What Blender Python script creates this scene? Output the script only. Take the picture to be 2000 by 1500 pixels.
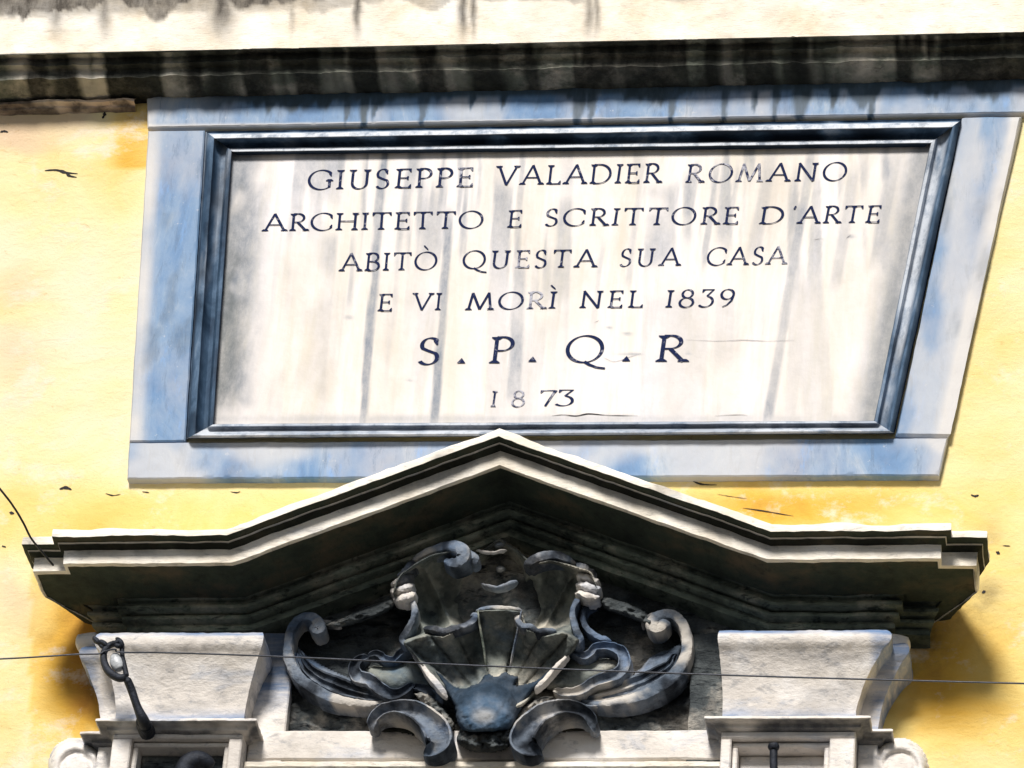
import bpy, bmesh, math, random
import numpy as np
from mathutils import Vector
from math import sin, cos, pi, radians

for o in list(bpy.data.objects):
    bpy.data.objects.remove(o, do_unlink=True)
S = bpy.context.scene
COL = S.collection

# ------------------------------------------------------------------ camera, sky, sun, exposure
F_PX, ELEV, YAW, ROLL = 9500.0, radians(33), radians(10), radians(4.8)
TGT = np.array([0.0, 0.0, 7.7])
VIEW = np.array([-sin(YAW) * cos(ELEV), cos(YAW) * cos(ELEV), sin(ELEV)])
CAM = TGT - VIEW * (F_PX / 868.0)
_r0 = np.array([cos(YAW), sin(YAW), 0.0]); _u0 = np.cross(_r0, VIEW)
CR = _r0 * cos(ROLL) + _u0 * sin(ROLL)
CU = -_r0 * sin(ROLL) + _u0 * cos(ROLL)
cd = bpy.data.cameras.new('camera'); cam = bpy.data.objects.new('camera', cd); COL.objects.link(cam)
from mathutils import Matrix
cam.matrix_world = Matrix(((CR[0], CU[0], -VIEW[0], CAM[0]), (CR[1], CU[1], -VIEW[1], CAM[1]),
                           (CR[2], CU[2], -VIEW[2], CAM[2]), (0, 0, 0, 1)))
cd.sensor_width = 36.0; cd.lens = F_PX / 2000 * 36.0; cd.clip_end = 3000; cd.clip_start = 0.1
S.camera = cam
W = bpy.data.worlds.new('World'); S.world = W; W.use_nodes = True
nt = W.node_tree; bg = nt.nodes['Background']
sky = nt.nodes.new('ShaderNodeTexSky'); sky.sky_type = 'NISHITA'; sky.sun_disc = False
SUN_EL, SUN_AZ = radians(39), radians(7)
sky.sun_elevation = SUN_EL; sky.sun_rotation = pi + SUN_AZ
nt.links.new(sky.outputs[0], bg.inputs[0]); bg.inputs[1].default_value = 0.05
sl = bpy.data.lights.new('sun', 'SUN'); sun = bpy.data.objects.new('sun', sl); COL.objects.link(sun)
sl.energy = 4.0; sl.angle = radians(14); sl.color = (1.0, 0.955, 0.89)
sun.rotation_euler = Vector((sin(SUN_AZ) * cos(SUN_EL), cos(SUN_AZ) * cos(SUN_EL), -sin(SUN_EL))).to_track_quat('-Z', 'Y').to_euler()
sun.location = (-4, -12, 20)
S.view_settings.view_transform = 'Standard'; S.view_settings.look = 'None'
S.view_settings.gamma = 1.0; S.view_settings.use_curve_mapping = False
S.view_settings.exposure = 0.32


# ------------------------------------------------------------------ measuring helpers
def at(x, y, Y):
    """Point of the upright plane at depth Y seen along a sight line (surveying the facade)."""
    x = np.asarray(x, float); y = np.asarray(y, float); Y = np.asarray(Y, float)
    d = VIEW * F_PX + (x - 1000)[..., None] * CR - (y - 750)[..., None] * CU
    t = (Y - CAM[1]) / d[..., 1]
    return CAM + d * t[..., None]


def px(p):
    d = np.asarray(p, float) - CAM
    z = d @ VIEW
    return 1000 + F_PX * (d @ CR) / z, 750 - F_PX * (d @ CU) / z


def _h(ix, iy, iz, seed):
    n = (ix.astype(np.int64) * 374761393 + iy.astype(np.int64) * 668265263 + iz.astype(np.int64) * 2147483647 + seed * 974634777) & 0xffffffff
    n = ((n ^ (n >> 13)) * 1274126177) & 0xffffffff
    n = ((n ^ (n >> 16)) * 2246822519) & 0xffffffff
    return ((n ^ (n >> 15)) & 0xffff) / 65535.0


def noise(p, seed=0):
    p = np.asarray(p, float); i = np.floor(p).astype(np.int64); f = p - i; f = f * f * (3 - 2 * f)
    r = 0
    for a in (0, 1):
        for b in (0, 1):
            for c in (0, 1):
                wgt = (f[..., 0] if a else 1 - f[..., 0]) * (f[..., 1] if b else 1 - f[..., 1]) * (f[..., 2] if c else 1 - f[..., 2])
                r = r + wgt * _h(i[..., 0] + a, i[..., 1] + b, i[..., 2] + c, seed)
    return r


def fbm(p, seed=0, octv=4):
    p = np.asarray(p, float); r = 0; a = 0.5; t = 0
    for k in range(octv):
        r = r + a * noise(p * (2 ** k) + k * 7.31, seed + k); t += a; a *= 0.5
    return r / t


def n3(x, y, z):
    x, y, z = np.broadcast_arrays(x, y, z)
    return np.stack([x, y, z], -1)


def sst(x, a, b):
    t = np.clip((x - a) / (b - a), 0, 1)
    return t * t * (3 - 2 * t)


def jit(V, amp=0.002, sc=18.0, seed=3):
    V = np.asarray(V, float).copy()
    for k in range(3):
        V[:, k] += (fbm(V * sc, seed + 11 * k, 3) - 0.5) * 2 * amp
        V[:, k] += (noise(V * sc * 5, seed + 11 * k + 5) - 0.5) * amp * 0.8
    return V


# ------------------------------------------------------------------ materials
def mat(name, build):
    m = bpy.data.materials.new(name); m.use_nodes = True
    N = m.node_tree; b = N.nodes['Principled BSDF']
    build(N, b); return m


def tex(N, scale, detail=6, rough=0.6, stretch=(1, 1, 1), w=0.0, kind='noise', dist=0.0):
    g = N.nodes.new('ShaderNodeNewGeometry')
    mp = N.nodes.new('ShaderNodeMapping'); mp.inputs['Scale'].default_value = stretch
    mp.inputs['Location'].default_value = (w, w * 1.7, w * 0.3)
    N.links.new(g.outputs['Position'], mp.inputs[0])
    if kind == 'noise':
        t = N.nodes.new('ShaderNodeTexNoise'); t.inputs['Detail'].default_value = detail; t.inputs['Roughness'].default_value = rough
        t.inputs['Distortion'].default_value = dist
    else:
        t = N.nodes.new('ShaderNodeTexVoronoi')
    t.inputs['Scale'].default_value = scale
    N.links.new(mp.outputs[0], t.inputs['Vector'])
    return t.outputs[0]


def ramp(N, src, stops):
    r = N.nodes.new('ShaderNodeValToRGB')
    el = r.color_ramp.elements
    while len(el) < len(stops): el.new(0.5)
    for e, (p, c) in zip(el, stops):
        e.position = p; e.color = (*c, 1) if not isinstance(c, (int, float)) else (c, c, c, 1)
    N.links.new(src, r.inputs[0]); return r.outputs[0]


def mix(N, fac, a, b, mode='MIX'):
    m = N.nodes.new('ShaderNodeMix'); m.data_type = 'RGBA'; m.blend_type = mode
    for s, v in ((m.inputs[0], fac), (m.inputs[6], a), (m.inputs[7], b)):
        if hasattr(v, 'links'): N.links.new(v, s)
        elif isinstance(v, (int, float)): s.default_value = v
        else: s.default_value = (*v, 1)
    return m.outputs[2]


def attr(N, name):
    a = N.nodes.new('ShaderNodeAttribute'); a.attribute_name = name; return a.outputs['Fac']


def math_(N, op, a, b=0.0):
    m = N.nodes.new('ShaderNodeMath'); m.operation = op; m.use_clamp = op in ('ADD', 'SUBTRACT')
    for s, v in ((m.inputs[0], a), (m.inputs[1], b)):
        if hasattr(v, 'links'): N.links.new(v, s)
        else: s.default_value = v
    return m.outputs[0]


def bump(N, b, src, dist=0.004, strength=0.6, prev=None):
    k = N.nodes.new('ShaderNodeBump'); k.inputs['Distance'].default_value = dist; k.inputs['Strength'].default_value = strength
    N.links.new(src, k.inputs['Height'])
    if prev is not None: N.links.new(prev, k.inputs['Normal'])
    N.links.new(k.outputs[0], b.inputs['Normal']); return k.outputs[0]


def stone(name, c_lo, c_mid, c_hi, dirtcol, scratch=0.5, bumpd=0.003, dirtlvl=0.5, rough=0.85, streak=(1, 1, 3.5), tint=None, tintlvl=0.5):
    """weathered stone: cloudy base, horizontal tool scratches, soot patches, optional cool stain; 'dirt' attribute adds placed stains and painted shade"""
    def f(N, b):
        cl = tex(N, 7, 8, 0.65)
        c = ramp(N, cl, [(0.30, c_lo), (0.5, c_mid), (0.68, c_hi)])
        if tint:
            t = ramp(N, tex(N, 4.5, 7, 0.6, (1, 1, 2), 4.1, dist=0.6), [(tintlvl, 0.0), (tintlvl + 0.17, 0.85)])
            c = mix(N, t, c, tint)
        sc = tex(N, 26, 6, 0.7, streak, 1.3, dist=0.4)
        s = ramp(N, sc, [(0.34, scratch), (0.46, 0.0)])
        c = mix(N, s, c, dirtcol)
        d = ramp(N, tex(N, 5.2, 9, 0.72, (1, 1, 1.4), 8.8), [(dirtlvl, 0.0), (dirtlvl + 0.16, 0.9)])
        c = mix(N, d, c, dirtcol)
        c = mix(N, math_(N, 'MULTIPLY', attr(N, 'cool'), ramp(N, tex(N, 12, 7, 0.7, (0.5, 1, 4), 3.3), [(0.34, 0.25), (0.56, 1.0)])), c, (0.13, 0.22, 0.40))
        c = mix(N, attr(N, 'warm'), c, (0.72, 0.66, 0.58))
        at_ = math_(N, 'MULTIPLY', attr(N, 'dirt_shade'), ramp(N, tex(N, 30, 6, 0.7, (1, 1, .35)), [(0.3, 0.7), (0.6, 1.0)]))
        c = mix(N, at_, c, [v * 0.35 for v in dirtcol])
        N.links.new(c, b.inputs['Base Color']); b.inputs['Roughness'].default_value = rough
        b.inputs['Specular IOR Level'].default_value = 0.25
        n1 = bump(N, b, tex(N, 60, 8, 0.7, streak), bumpd, 0.7)
        bump(N, b, tex(N, 14, 5, 0.6), bumpd * 2.5, 0.5, n1)
    return mat(name, f)


def plaster():
    def f(N, b):
        oc = attr(N, 'ochre')
        wob = ramp(N, tex(N, 3.2, 8, 0.62, (1, 1, 1.3), dist=0.8), [(0.3, 0.0), (0.7, 1.0)])
        k = math_(N, 'ADD', math_(N, 'MULTIPLY', oc, 0.85), math_(N, 'MULTIPLY', math_(N, 'SUBTRACT', wob, 0.3), 0.28))
        c = ramp(N, k, [(0.0, (0.80, 0.73, 0.54)), (0.25, (0.81, 0.71, 0.40)), (0.5, (0.80, 0.60, 0.21)), (0.75, (0.72, 0.42, 0.07)), (1.0, (0.46, 0.20, 0.03))])
        pk = attr(N, 'pink')
        c = mix(N, pk, c, (0.66, 0.46, 0.33))
        s = ramp(N, tex(N, 16, 9, 0.78, (1.0, 1, 2.0), 2.2, dist=1.0), [(0.33, 0.45), (0.41, 0.0)])
        c = mix(N, s, c, (0.50, 0.28, 0.08))
        s2 = ramp(N, tex(N, 6, 9, 0.74, (1, 1, 1.3), 6.2, dist=0.2), [(0.34, 0.75), (0.46, 0.0)])
        c = mix(N, s2, c, (0.80, 0.71, 0.58))
        d = math_(N, 'MULTIPLY', attr(N, 'dirt_shade'), ramp(N, tex(N, 24, 8, 0.75, (1, 1, 1.0), 3.0), [(0.36, 0.35), (0.6, 1.0)]))
        c = mix(N, d, c, (0.10, 0.055, 0.025))
        N.links.new(c, b.inputs['Base Color']); b.inputs['Roughness'].default_value = 0.9
        b.inputs['Specular IOR Level'].default_value = 0.15
        n1 = bump(N, b, tex(N, 22, 9, 0.72, (0.8, 1, 1.9), 1.0, dist=0.8), 0.004, 0.6)
        n2 = bump(N, b, tex(N, 5, 5, 0.6), 0.02, 0.35, n1)
        bump(N, b, tex(N, 110, 6, 0.8), 0.003, 0.7, n2)
    return mat('ochre_plaster', f)


def marble_blue():
    def f(N, b):
        c = ramp(N, tex(N, 6, 9, 0.66, (1.2, 1, 0.45), 2.0, dist=0.7), [(0.28, (0.045, 0.12, 0.26)), (0.44, (0.09, 0.20, 0.38)), (0.56, (0.17, 0.27, 0.42)), (0.74, (0.42, 0.46, 0.50))])
        c = mix(N, ramp(N, tex(N, 3, 6, 0.6, (1, 1, 0.6), 7.7), [(0.5, 0.0), (0.68, 0.8)]), c, (0.34, 0.35, 0.40))
        c = mix(N, ramp(N, tex(N, 11, 8, 0.7, (1.6, 1, 0.5), 5.7), [(0.58, 0.0), (0.72, 0.8)]), c, (0.13, 0.30, 0.62))
        c = mix(N, ramp(N, tex(N, 28, 9, 0.78, (1.8, 1, 0.35), 4.4, dist=0.5), [(0.36, 0.55), (0.47, 0.0)]), c, (0.07, 0.13, 0.22))
        c = mix(N, ramp(N, tex(N, 50, 8, 0.75, (1, 1, 0.8), 7.4), [(0.62, 0.0), (0.70, 0.6)]), c, (0.52, 0.52, 0.52))
        c = mix(N, attr(N, 'pale'), c, (0.58, 0.55, 0.52))
        c = mix(N, math_(N, 'MULTIPLY', attr(N, 'dirt_shade'), ramp(N, tex(N, 30, 6, 0.7, (1, 1, .3)), [(0.3, 0.75), (0.6, 1.0)])), c, (0.02, 0.045, 0.07))
        N.links.new(c, b.inputs['Base Color']); b.inputs['Roughness'].default_value = 0.62
        bump(N, b, tex(N, 40, 8, 0.7, (1, 1, 0.6)), 0.002, 0.6)
    return mat('blue_grey_marble', f)


def marble_mould():
    def f(N, b):
        c = ramp(N, tex(N, 9, 9, 0.66, (1.2, 1, 0.7), 3.0, dist=0.5), [(0.34, (0.010, 0.028, 0.06)), (0.48, (0.04, 0.08, 0.14)), (0.58, (0.09, 0.15, 0.24)), (0.72, (0.26, 0.32, 0.40))])
        c = mix(N, math_(N, 'MULTIPLY', attr(N, 'pale'), ramp(N, tex(N, 26, 7, 0.75, (1, 1, .6), 6.0), [(0.36, 0.35), (0.52, 1.0)])), c, (0.58, 0.61, 0.66))
        c = mix(N, attr(N, 'dirt_shade'), c, (0.008, 0.018, 0.035))
        N.links.new(c, b.inputs['Base Color']); b.inputs['Roughness'].default_value = 0.72; b.inputs['Specular IOR Level'].default_value = 0.25
        bump(N, b, tex(N, 30, 8, 0.7), 0.003, 0.6)
    return mat('dark_blue_marble', f)


def marble_white():
    def f(N, b):
        c = ramp(N, tex(N, 4, 9, 0.66, (1.3, 1, 0.35), 2.0, dist=0.5), [(0.32, (0.54, 0.48, 0.41)), (0.5, (0.66, 0.61, 0.58)), (0.66, (0.73, 0.69, 0.70))])
        c = mix(N, ramp(N, tex(N, 9, 7, 0.7, (2.2, 1, 0.18), 5.0), [(0.50, 0.0), (0.66, 0.6)]), c, (0.55, 0.50, 0.40))
        sp = ramp(N, tex(N, 45, 8, 0.75, (1, 1, 1.6), 1.0), [(0.66, 0.0), (0.72, 0.55)])
        c = mix(N, sp, c, (0.42, 0.43, 0.48))
        br = ramp(N, tex(N, 22, 8, 0.75, (1, 1, 0.5), 9.0), [(0.3, 0.45), (0.65, 1.0)])
        c = mix(N, math_(N, 'MULTIPLY', attr(N, 'streak'), br), c, (0.10, 0.13, 0.18))
        c = mix(N, math_(N, 'MULTIPLY', attr(N, 'dirt_shade'), br), c, (0.035, 0.05, 0.06))
        N.links.new(c, b.inputs['Base Color']); b.inputs['Roughness'].default_value = 0.55
        bump(N, b, tex(N, 35, 8, 0.7), 0.0015, 0.6)
    return mat('white_marble', f)


def flat(name, col, rough=0.6, metal=0.0, var=0.4, sc=30, bd=0.002):
    def f(N, b):
        c = ramp(N, tex(N, sc, 7, 0.7), [(0.35, [v * (1 - var) for v in col]), (0.65, [min(1, v * (1 + var)) for v in col])])
        N.links.new(c, b.inputs['Base Color']); b.inputs['Roughness'].default_value = rough; b.inputs['Metallic'].default_value = metal
        bump(N, b, tex(N, sc * 3, 6, 0.7), bd, 0.6)
    return mat(name, f)


def paint_ink(name, worn):
    def f(N, b):
        k = ramp(N, tex(N, 55, 7, 0.75, (1, 1, 1), worn * 3), [(0.62 - worn, 0.0), (0.76 - worn, 0.85)])
        c = mix(N, k, (0.008, 0.016, 0.06), (0.50, 0.50, 0.56))
        N.links.new(c, b.inputs['Base Color']); b.inputs['Roughness'].default_value = 0.8
        b.inputs['Specular IOR Level'].default_value = 0.1
    return mat(name, f)


M = {}
M['plaster'] = plaster()
M['ledge'] = stone('travertine_fascia', (0.70, 0.58, 0.42), (0.84, 0.76, 0.64), (0.90, 0.86, 0.80), (0.22, 0.19, 0.16), 0.25, 0.003, 0.62)
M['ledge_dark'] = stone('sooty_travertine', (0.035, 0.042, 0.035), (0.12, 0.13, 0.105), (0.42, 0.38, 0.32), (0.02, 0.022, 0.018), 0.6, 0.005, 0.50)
M['trim'] = stone('weathered_cream_stone', (0.54, 0.50, 0.46), (0.74, 0.69, 0.64), (0.86, 0.83, 0.81), (0.16, 0.18, 0.22), 0.45, 0.004, 0.59, tint=(0.32, 0.39, 0.52), tintlvl=0.54, streak=(0.9, 1, 1.9))
M['fascia'] = stone('bright_cream_stone', (0.74, 0.66, 0.54), (0.86, 0.80, 0.70), (0.92, 0.88, 0.82), (0.10, 0.11, 0.13), 0.35, 0.004, 0.64, tint=(0.42, 0.48, 0.58), tintlvl=0.60)
M['soffit'] = stone('soot_shade_stone', (0.014, 0.020, 0.017), (0.038, 0.050, 0.038), (0.10, 0.08, 0.052), (0.015, 0.018, 0.015), 0.5, 0.003, 0.58)  # soot tone; cyma and volute cavities use it as painted shade
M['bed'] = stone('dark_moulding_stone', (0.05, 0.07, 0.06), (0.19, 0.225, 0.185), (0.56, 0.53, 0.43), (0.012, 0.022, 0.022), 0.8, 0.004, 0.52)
M['carved'] = stone('carved_dark_stone', (0.05, 0.075, 0.11), (0.20, 0.235, 0.29), (0.58, 0.56, 0.54), (0.008, 0.014, 0.028), 0.5, 0.006, 0.50, tint=(0.10, 0.17, 0.30), tintlvl=0.52, streak=(1, 1, 1.2))
M['shell'] = stone('carved_brown_stone', (0.06, 0.085, 0.09), (0.25, 0.265, 0.24), (0.60, 0.55, 0.46), (0.008, 0.018, 0.026), 0.45, 0.005, 0.53, tint=(0.08, 0.14, 0.22), tintlvl=0.56, streak=(1, 1, 0.8))
M['boss'] = stone('blue_slate_stone', (0.025, 0.055, 0.10), (0.06, 0.11, 0.18), (0.20, 0.24, 0.30), (0.008, 0.018, 0.03), 0.3, 0.006, 0.56, streak=(1, 1, 1))
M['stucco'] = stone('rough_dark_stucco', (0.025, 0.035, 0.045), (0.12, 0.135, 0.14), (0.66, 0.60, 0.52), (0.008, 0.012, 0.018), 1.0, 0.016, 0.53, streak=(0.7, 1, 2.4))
M['blue'] = marble_blue(); M['mould'] = marble_mould(); M['white'] = marble_white()
M['ink'] = paint_ink('letter_paint', 0.05); M['ink_worn'] = paint_ink('worn_letter_paint', 0.15); M['ink_faint'] = paint_ink('faint_letter_paint', 0.22)
M['iron'] = flat('black_iron', (0.012, 0.016, 0.026), 0.55, 0.4, 0.5, 60, 0.004)
M['wire'] = flat('wire_metal', (0.05, 0.055, 0.07), 0.45, 0.4)
M['porcelain'] = flat('grey_porcelain', (0.42, 0.44, 0.46), 0.35, 0, 0.4, 50)
M['crack'] = flat('crack_dirt', (0.02, 0.018, 0.02), 0.95, 0, 0.5)
M['asphalt'] = flat('asphalt', (0.05, 0.05, 0.052), 0.9, 0, 0.4, 3, 0.01)
M['wood'] = flat('painted_wood', (0.16, 0.12, 0.08), 0.6)
M['glass'] = flat('dark_glass', (0.02, 0.025, 0.03), 0.08, 0, 0.1)


# ------------------------------------------------------------------ object helpers
def obj(name, V, Fc, m, parent=None, smooth=True, attrs=None, angle=None):
    me = bpy.data.meshes.new(name)
    V = np.asarray(V, float)
    me.from_pydata(V.tolist(), [], [tuple(int(i) for i in f) for f in Fc])
    me.update()
    o = bpy.data.objects.new(name, me); COL.objects.link(o)
    me.materials.append(m)
    if smooth:
        me.polygons.foreach_set('use_smooth', [True] * len(me.polygons))
        if angle: me.set_sharp_from_angle(angle=radians(angle))
    for k, v in (attrs or {}).items():
        a = me.attributes.new(k, 'FLOAT', 'POINT'); a.data.foreach_set('value', np.asarray(v, np.float32).ravel())
    if parent is not None: o.parent = parent
    return o


def fixn(o):
    bm = bmesh.new(); bm.from_mesh(o.data); bmesh.ops.recalc_face_normals(bm, faces=bm.faces); bm.to_mesh(o.data); bm.free(); return o


def thing(name, label, cat, loc=(0, 0, 0), group=None):
    o = bpy.data.objects.new(name, None); COL.objects.link(o); o.location = (0, 0, 0)
    o['label'] = label; o['category'] = cat
    if group: o['group'] = group
    return o


def gridfaces(nr, nc, wrap=False, off=0):
    fs = []
    for i in range(nr - 1):
        for j in range(nc - (0 if wrap else 1)):
            a = i * nc + j; b = i * nc + (j + 1) % nc
            fs.append((off + a, off + b, off + b + nc, off + a + nc))
    return fs


def densify(P, step):
    P = np.asarray(P, float); out = [P[0]]
    for a, b in zip(P[:-1], P[1:]):
        n = max(1, int(np.linalg.norm(b - a) / step))
        for k in range(1, n + 1): out.append(a + (b - a) * k / n)
    return np.array(out)


def plan_sweep(name, plan, prof, m, parent, step=0.02, amp=0.0015, pstep=0.012, attrf=None, angle=38, caps=True, xm=None):
    """plan: XY polyline wall to wall (X to the right); prof: (projection, z) from top down; mitred at the corners"""
    plan = np.asarray(plan, float); n = len(plan)
    offs = []
    for i in range(n):
        def nor(a, b):
            d = (b - a) / (np.linalg.norm(b - a) + 1e-12); return np.array([d[1], -d[0]])
        if i == 0: o_ = nor(plan[0], plan[1])
        elif i == n - 1: o_ = nor(plan[-2], plan[-1])
        else:
            n1 = nor(plan[i - 1], plan[i]); n2 = nor(plan[i], plan[i + 1])
            o_ = (n1 + n2) / (1 + n1 @ n2)
        offs.append(o_)
    offs = np.array(offs)
    if xm: offs[:, 0] *= np.array(xm)
    PO = densify(np.hstack([plan, offs]), step); prof = densify(prof, pstep)
    V = np.zeros((len(prof), len(PO), 3))
    V[..., 0] = PO[None, :, 0] + prof[:, None, 0] * PO[None, :, 2]
    V[..., 1] = PO[None, :, 1] + prof[:, None, 0] * PO[None, :, 3]
    V[..., 2] = prof[:, None, 1]
    V = V.reshape(-1, 3)
    fs = gridfaces(len(prof), len(PO))
    if caps:
        fs.append(tuple(range(len(PO))))
        b0 = (len(prof) - 1) * len(PO); fs.append(tuple(b0 + k for k in range(len(PO) - 1, -1, -1)))
    V2 = jit(V, amp)
    return obj(name, V2, fs, m, parent, angle=angle, attrs=attrf(V) if attrf else None)


def quadgrid(c, nu, nv):
    """c: TL,TR,BR,BL world corners -> grid"""
    u = np.linspace(0, 1, nu)[None, :, None]; v = np.linspace(0, 1, nv)[:, None, None]
    TL, TR, BR, BL = [np.asarray(k, float) for k in c]
    return (TL * (1 - u) * (1 - v) + TR * u * (1 - v) + BR * u * v + BL * (1 - u) * v)


def slab(name, c, thick, m, parent, bevel=0.003, step=0.02, amp=0.001, attrf=None):
    """slab with a front face quad c (TL,TR,BR,BL), going back by thick, soft edges"""
    c = [np.asarray(k, float) for k in c]
    nu = max(2, int(np.linalg.norm(c[1] - c[0]) / step) + 1); nv = max(2, int(np.linalg.norm(c[3] - c[0]) / step) + 1)
    cen = sum(c) / 4
    def inset(k, d, y):
        q = k.copy(); q[0] += -d if k[0] > cen[0] else d; q[2] += -d if k[2] > cen[2] else d; q[1] += y; return q
    G = quadgrid([inset(k, bevel, 0) for k in c], nu, nv)
    V = G.reshape(-1, 3); fs = gridfaces(nv, nu)
    ring = [j for j in range(nu)] + [i * nu + nu - 1 for i in range(1, nv)] + [(nv - 1) * nu + j for j in range(nu - 2, -1, -1)] + [i * nu for i in range(nv - 2, 0, -1)]
    cur = ring; Vl = [V]; n = len(V)
    G2 = quadgrid(c, nu, nv).reshape(-1, 3)
    for yy in (bevel, thick):
        R = G2[ring].copy(); R[:, 1] += yy; Vl.append(R)
        new = list(range(n, n + len(ring))); n += len(ring)
        for a in range(len(ring)):
            b = (a + 1) % len(ring); fs.append((cur[a], new[a], new[b], cur[b]))
        cur = new
    V = np.vstack(Vl)
    return obj(name, jit(V, amp), [tuple(reversed(f)) for f in fs], m, parent, angle=40, attrs=attrf(V) if attrf else None)


def box(name, x0, x1, y0, y1, z0, z1, m, parent=None, step=0.05, amp=0.001, attrf=None):
    return slab(name, [(x0, y0, z1), (x1, y0, z1), (x1, y0, z0), (x0, y0, z0)], y1 - y0, m, parent, 0.003, step, amp, attrf)


def catmull(P, n=8):
    P = np.asarray(P, float); Q = np.vstack([2 * P[0] - P[1], P, 2 * P[-1] - P[-2]]); out = []
    for i in range(1, len(Q) - 2):
        for k in range(n):
            t = k / n
            out.append(0.5 * ((2 * Q[i]) + (-Q[i - 1] + Q[i + 1]) * t + (2 * Q[i - 1] - 5 * Q[i] + 4 * Q[i + 1] - Q[i + 2]) * t * t + (-Q[i - 1] + 3 * Q[i] - 3 * Q[i + 1] + Q[i + 2]) * t ** 3))
    out.append(P[-1]); return np.array(out)


def tube(name, pts, m, parent, n=8, seg=14, hollow=0.0, flutes=0, amp=0.0032, sc=30, base=None, taper=True):
    """pts rows: px x, px y, height out of wall (m), half width (px), half thickness (m)"""
    P = catmull(pts, n)
    C = at(P[:, 0], P[:, 1], -P[:, 2]); rw = P[:, 3] / 868.0; rh = P[:, 4]
    T = np.gradient(C, axis=0); T /= np.linalg.norm(T, axis=1)[:, None] + 1e-9
    out = np.array([0, -1.0, 0]); B = np.cross(T, out); B /= np.linalg.norm(B, axis=1)[:, None] + 1e-9
    Nn = np.cross(B, T)
    Nn[Nn[:, 1] > 0] *= -1
    a = np.linspace(0, 2 * pi, seg, endpoint=False)
    V = []
    for i in range(len(C)):
        k = 1.0
        if taper:
            e = min(i, len(C) - 1 - i); k = min(1, math.sqrt(max(0.02, (e + 0.15) / 3.0))) if e < 3 else 1
        u = np.cos(a); s = np.sin(a)
        mod = np.where(s > 0, (1 - hollow) + hollow * np.abs(u) ** 2 * 1.6, 1.0)
        if flutes: mod = mod * np.where(s > 0, 1 + 0.22 * np.cos(flutes * pi * u), 1)
        V.append(C[i] + B[i] * (u * rw[i] * k)[:, None] + Nn[i] * (s * rh[i] * mod * k)[:, None])
    V = np.vstack(V)
    fs = gridfaces(len(C), seg, wrap=True)
    fs.append(tuple(range(seg))); fs.append(tuple((len(C) - 1) * seg + k for k in range(seg - 1, -1, -1)))
    return fixn(obj(name, jit(V, amp, sc), fs, m, parent))


def polydist(X, Y, poly):
    """signed distance (px) to a polygon, positive inside"""
    poly = np.asarray(poly, float); d = np.full(X.shape, 1e9); ins = np.zeros(X.shape, bool)
    for (x0, y0), (x1, y1) in zip(poly, np.roll(poly, -1, 0)):
        ex, ey = x1 - x0, y1 - y0
        t = np.clip(((X - x0) * ex + (Y - y0) * ey) / (ex * ex + ey * ey + 1e-9), 0, 1)
        d = np.minimum(d, np.hypot(X - x0 - t * ex, Y - y0 - t * ey))
        c = ((y0 > Y) != (y1 > Y)) & (X < (x1 - x0) * (Y - y0) / (y1 - y0 + 1e-12) + x0)
        ins ^= c
    return np.where(ins, d, -d)


def relief(name, poly, hf, m, parent, step=3.0, base=0.03, amp=0.001, sc=30, sub=4, attrf=None):
    """carved relief: hf(X,Y,d) gives height out of the wall over the polygon, edges run back to base"""
    poly = catmull(np.vstack([poly, poly[:1]]), sub)[:-1]
    x0, y0 = poly.min(0) - step; x1, y1 = poly.max(0) + step
    xs = np.arange(x0, x1 + step, step); ys = np.arange(y0, y1 + step, step)
    X, Y = np.meshgrid(xs, ys); d = polydist(X, Y, poly)
    H = hf(X, Y, np.maximum(d, 0)); H = np.where(d <= 0.3 * step, base, np.maximum(H, base))
    V = at(X, Y, -H); keep = d > -step * 1.01
    idx = -np.ones(X.shape, int); idx[keep] = np.arange(keep.sum())
    fs = []
    nr, nc = X.shape
    for i in range(nr - 1):
        for j in range(nc - 1):
            q = (idx[i, j], idx[i, j + 1], idx[i + 1, j + 1], idx[i + 1, j])
            if min(q) >= 0: fs.append(tuple(reversed(q)))
    return obj(name, jit(V[keep], amp, sc), fs, m, parent, attrs=attrf(X[keep], Y[keep]) if attrf else None)


def dome(H, R, base=0.03, p=0.5):
    return lambda X, Y, d: base + H * (1 - (1 - np.clip(d / R, 0, 1)) ** 2) ** p


def ztop(pxx, pyy, Y): return float(at(pxx, pyy, Y)[2])
def xat(pxx, pyy, Y): return float(at(pxx, pyy, Y)[0])


# ------------------------------------------------------------------ ground and wall
gp = [(-150, -150, 0), (150, -150, 0), (150, 0.4, 0), (-150, 0.4, 0)]
g = obj('street', gp, [(0, 1, 2, 3)], M['asphalt'], smooth=False); g['kind'] = 'structure'
box('pavement', -40, 40, -2.2, 0.3, -0.05, 0.13, flat('paving_stone', (0.12, 0.12, 0.12), 0.85, 0, 0.3, 4), step=5)['kind'] = 'structure'

wall = thing('building_wall', 'ochre yellow plaster wall with cracks behind the plaque and pediment', 'wall')


def gs(x, y, cx, cy, sx, sy): return np.exp(-((x - cx) / sx) ** 2 - ((y - cy) / sy) ** 2)


def wall_y(X, Z):
    return (fbm(n3(X * 4, 0 * X, Z * 7), 31, 4) - 0.5) * 0.006


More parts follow.
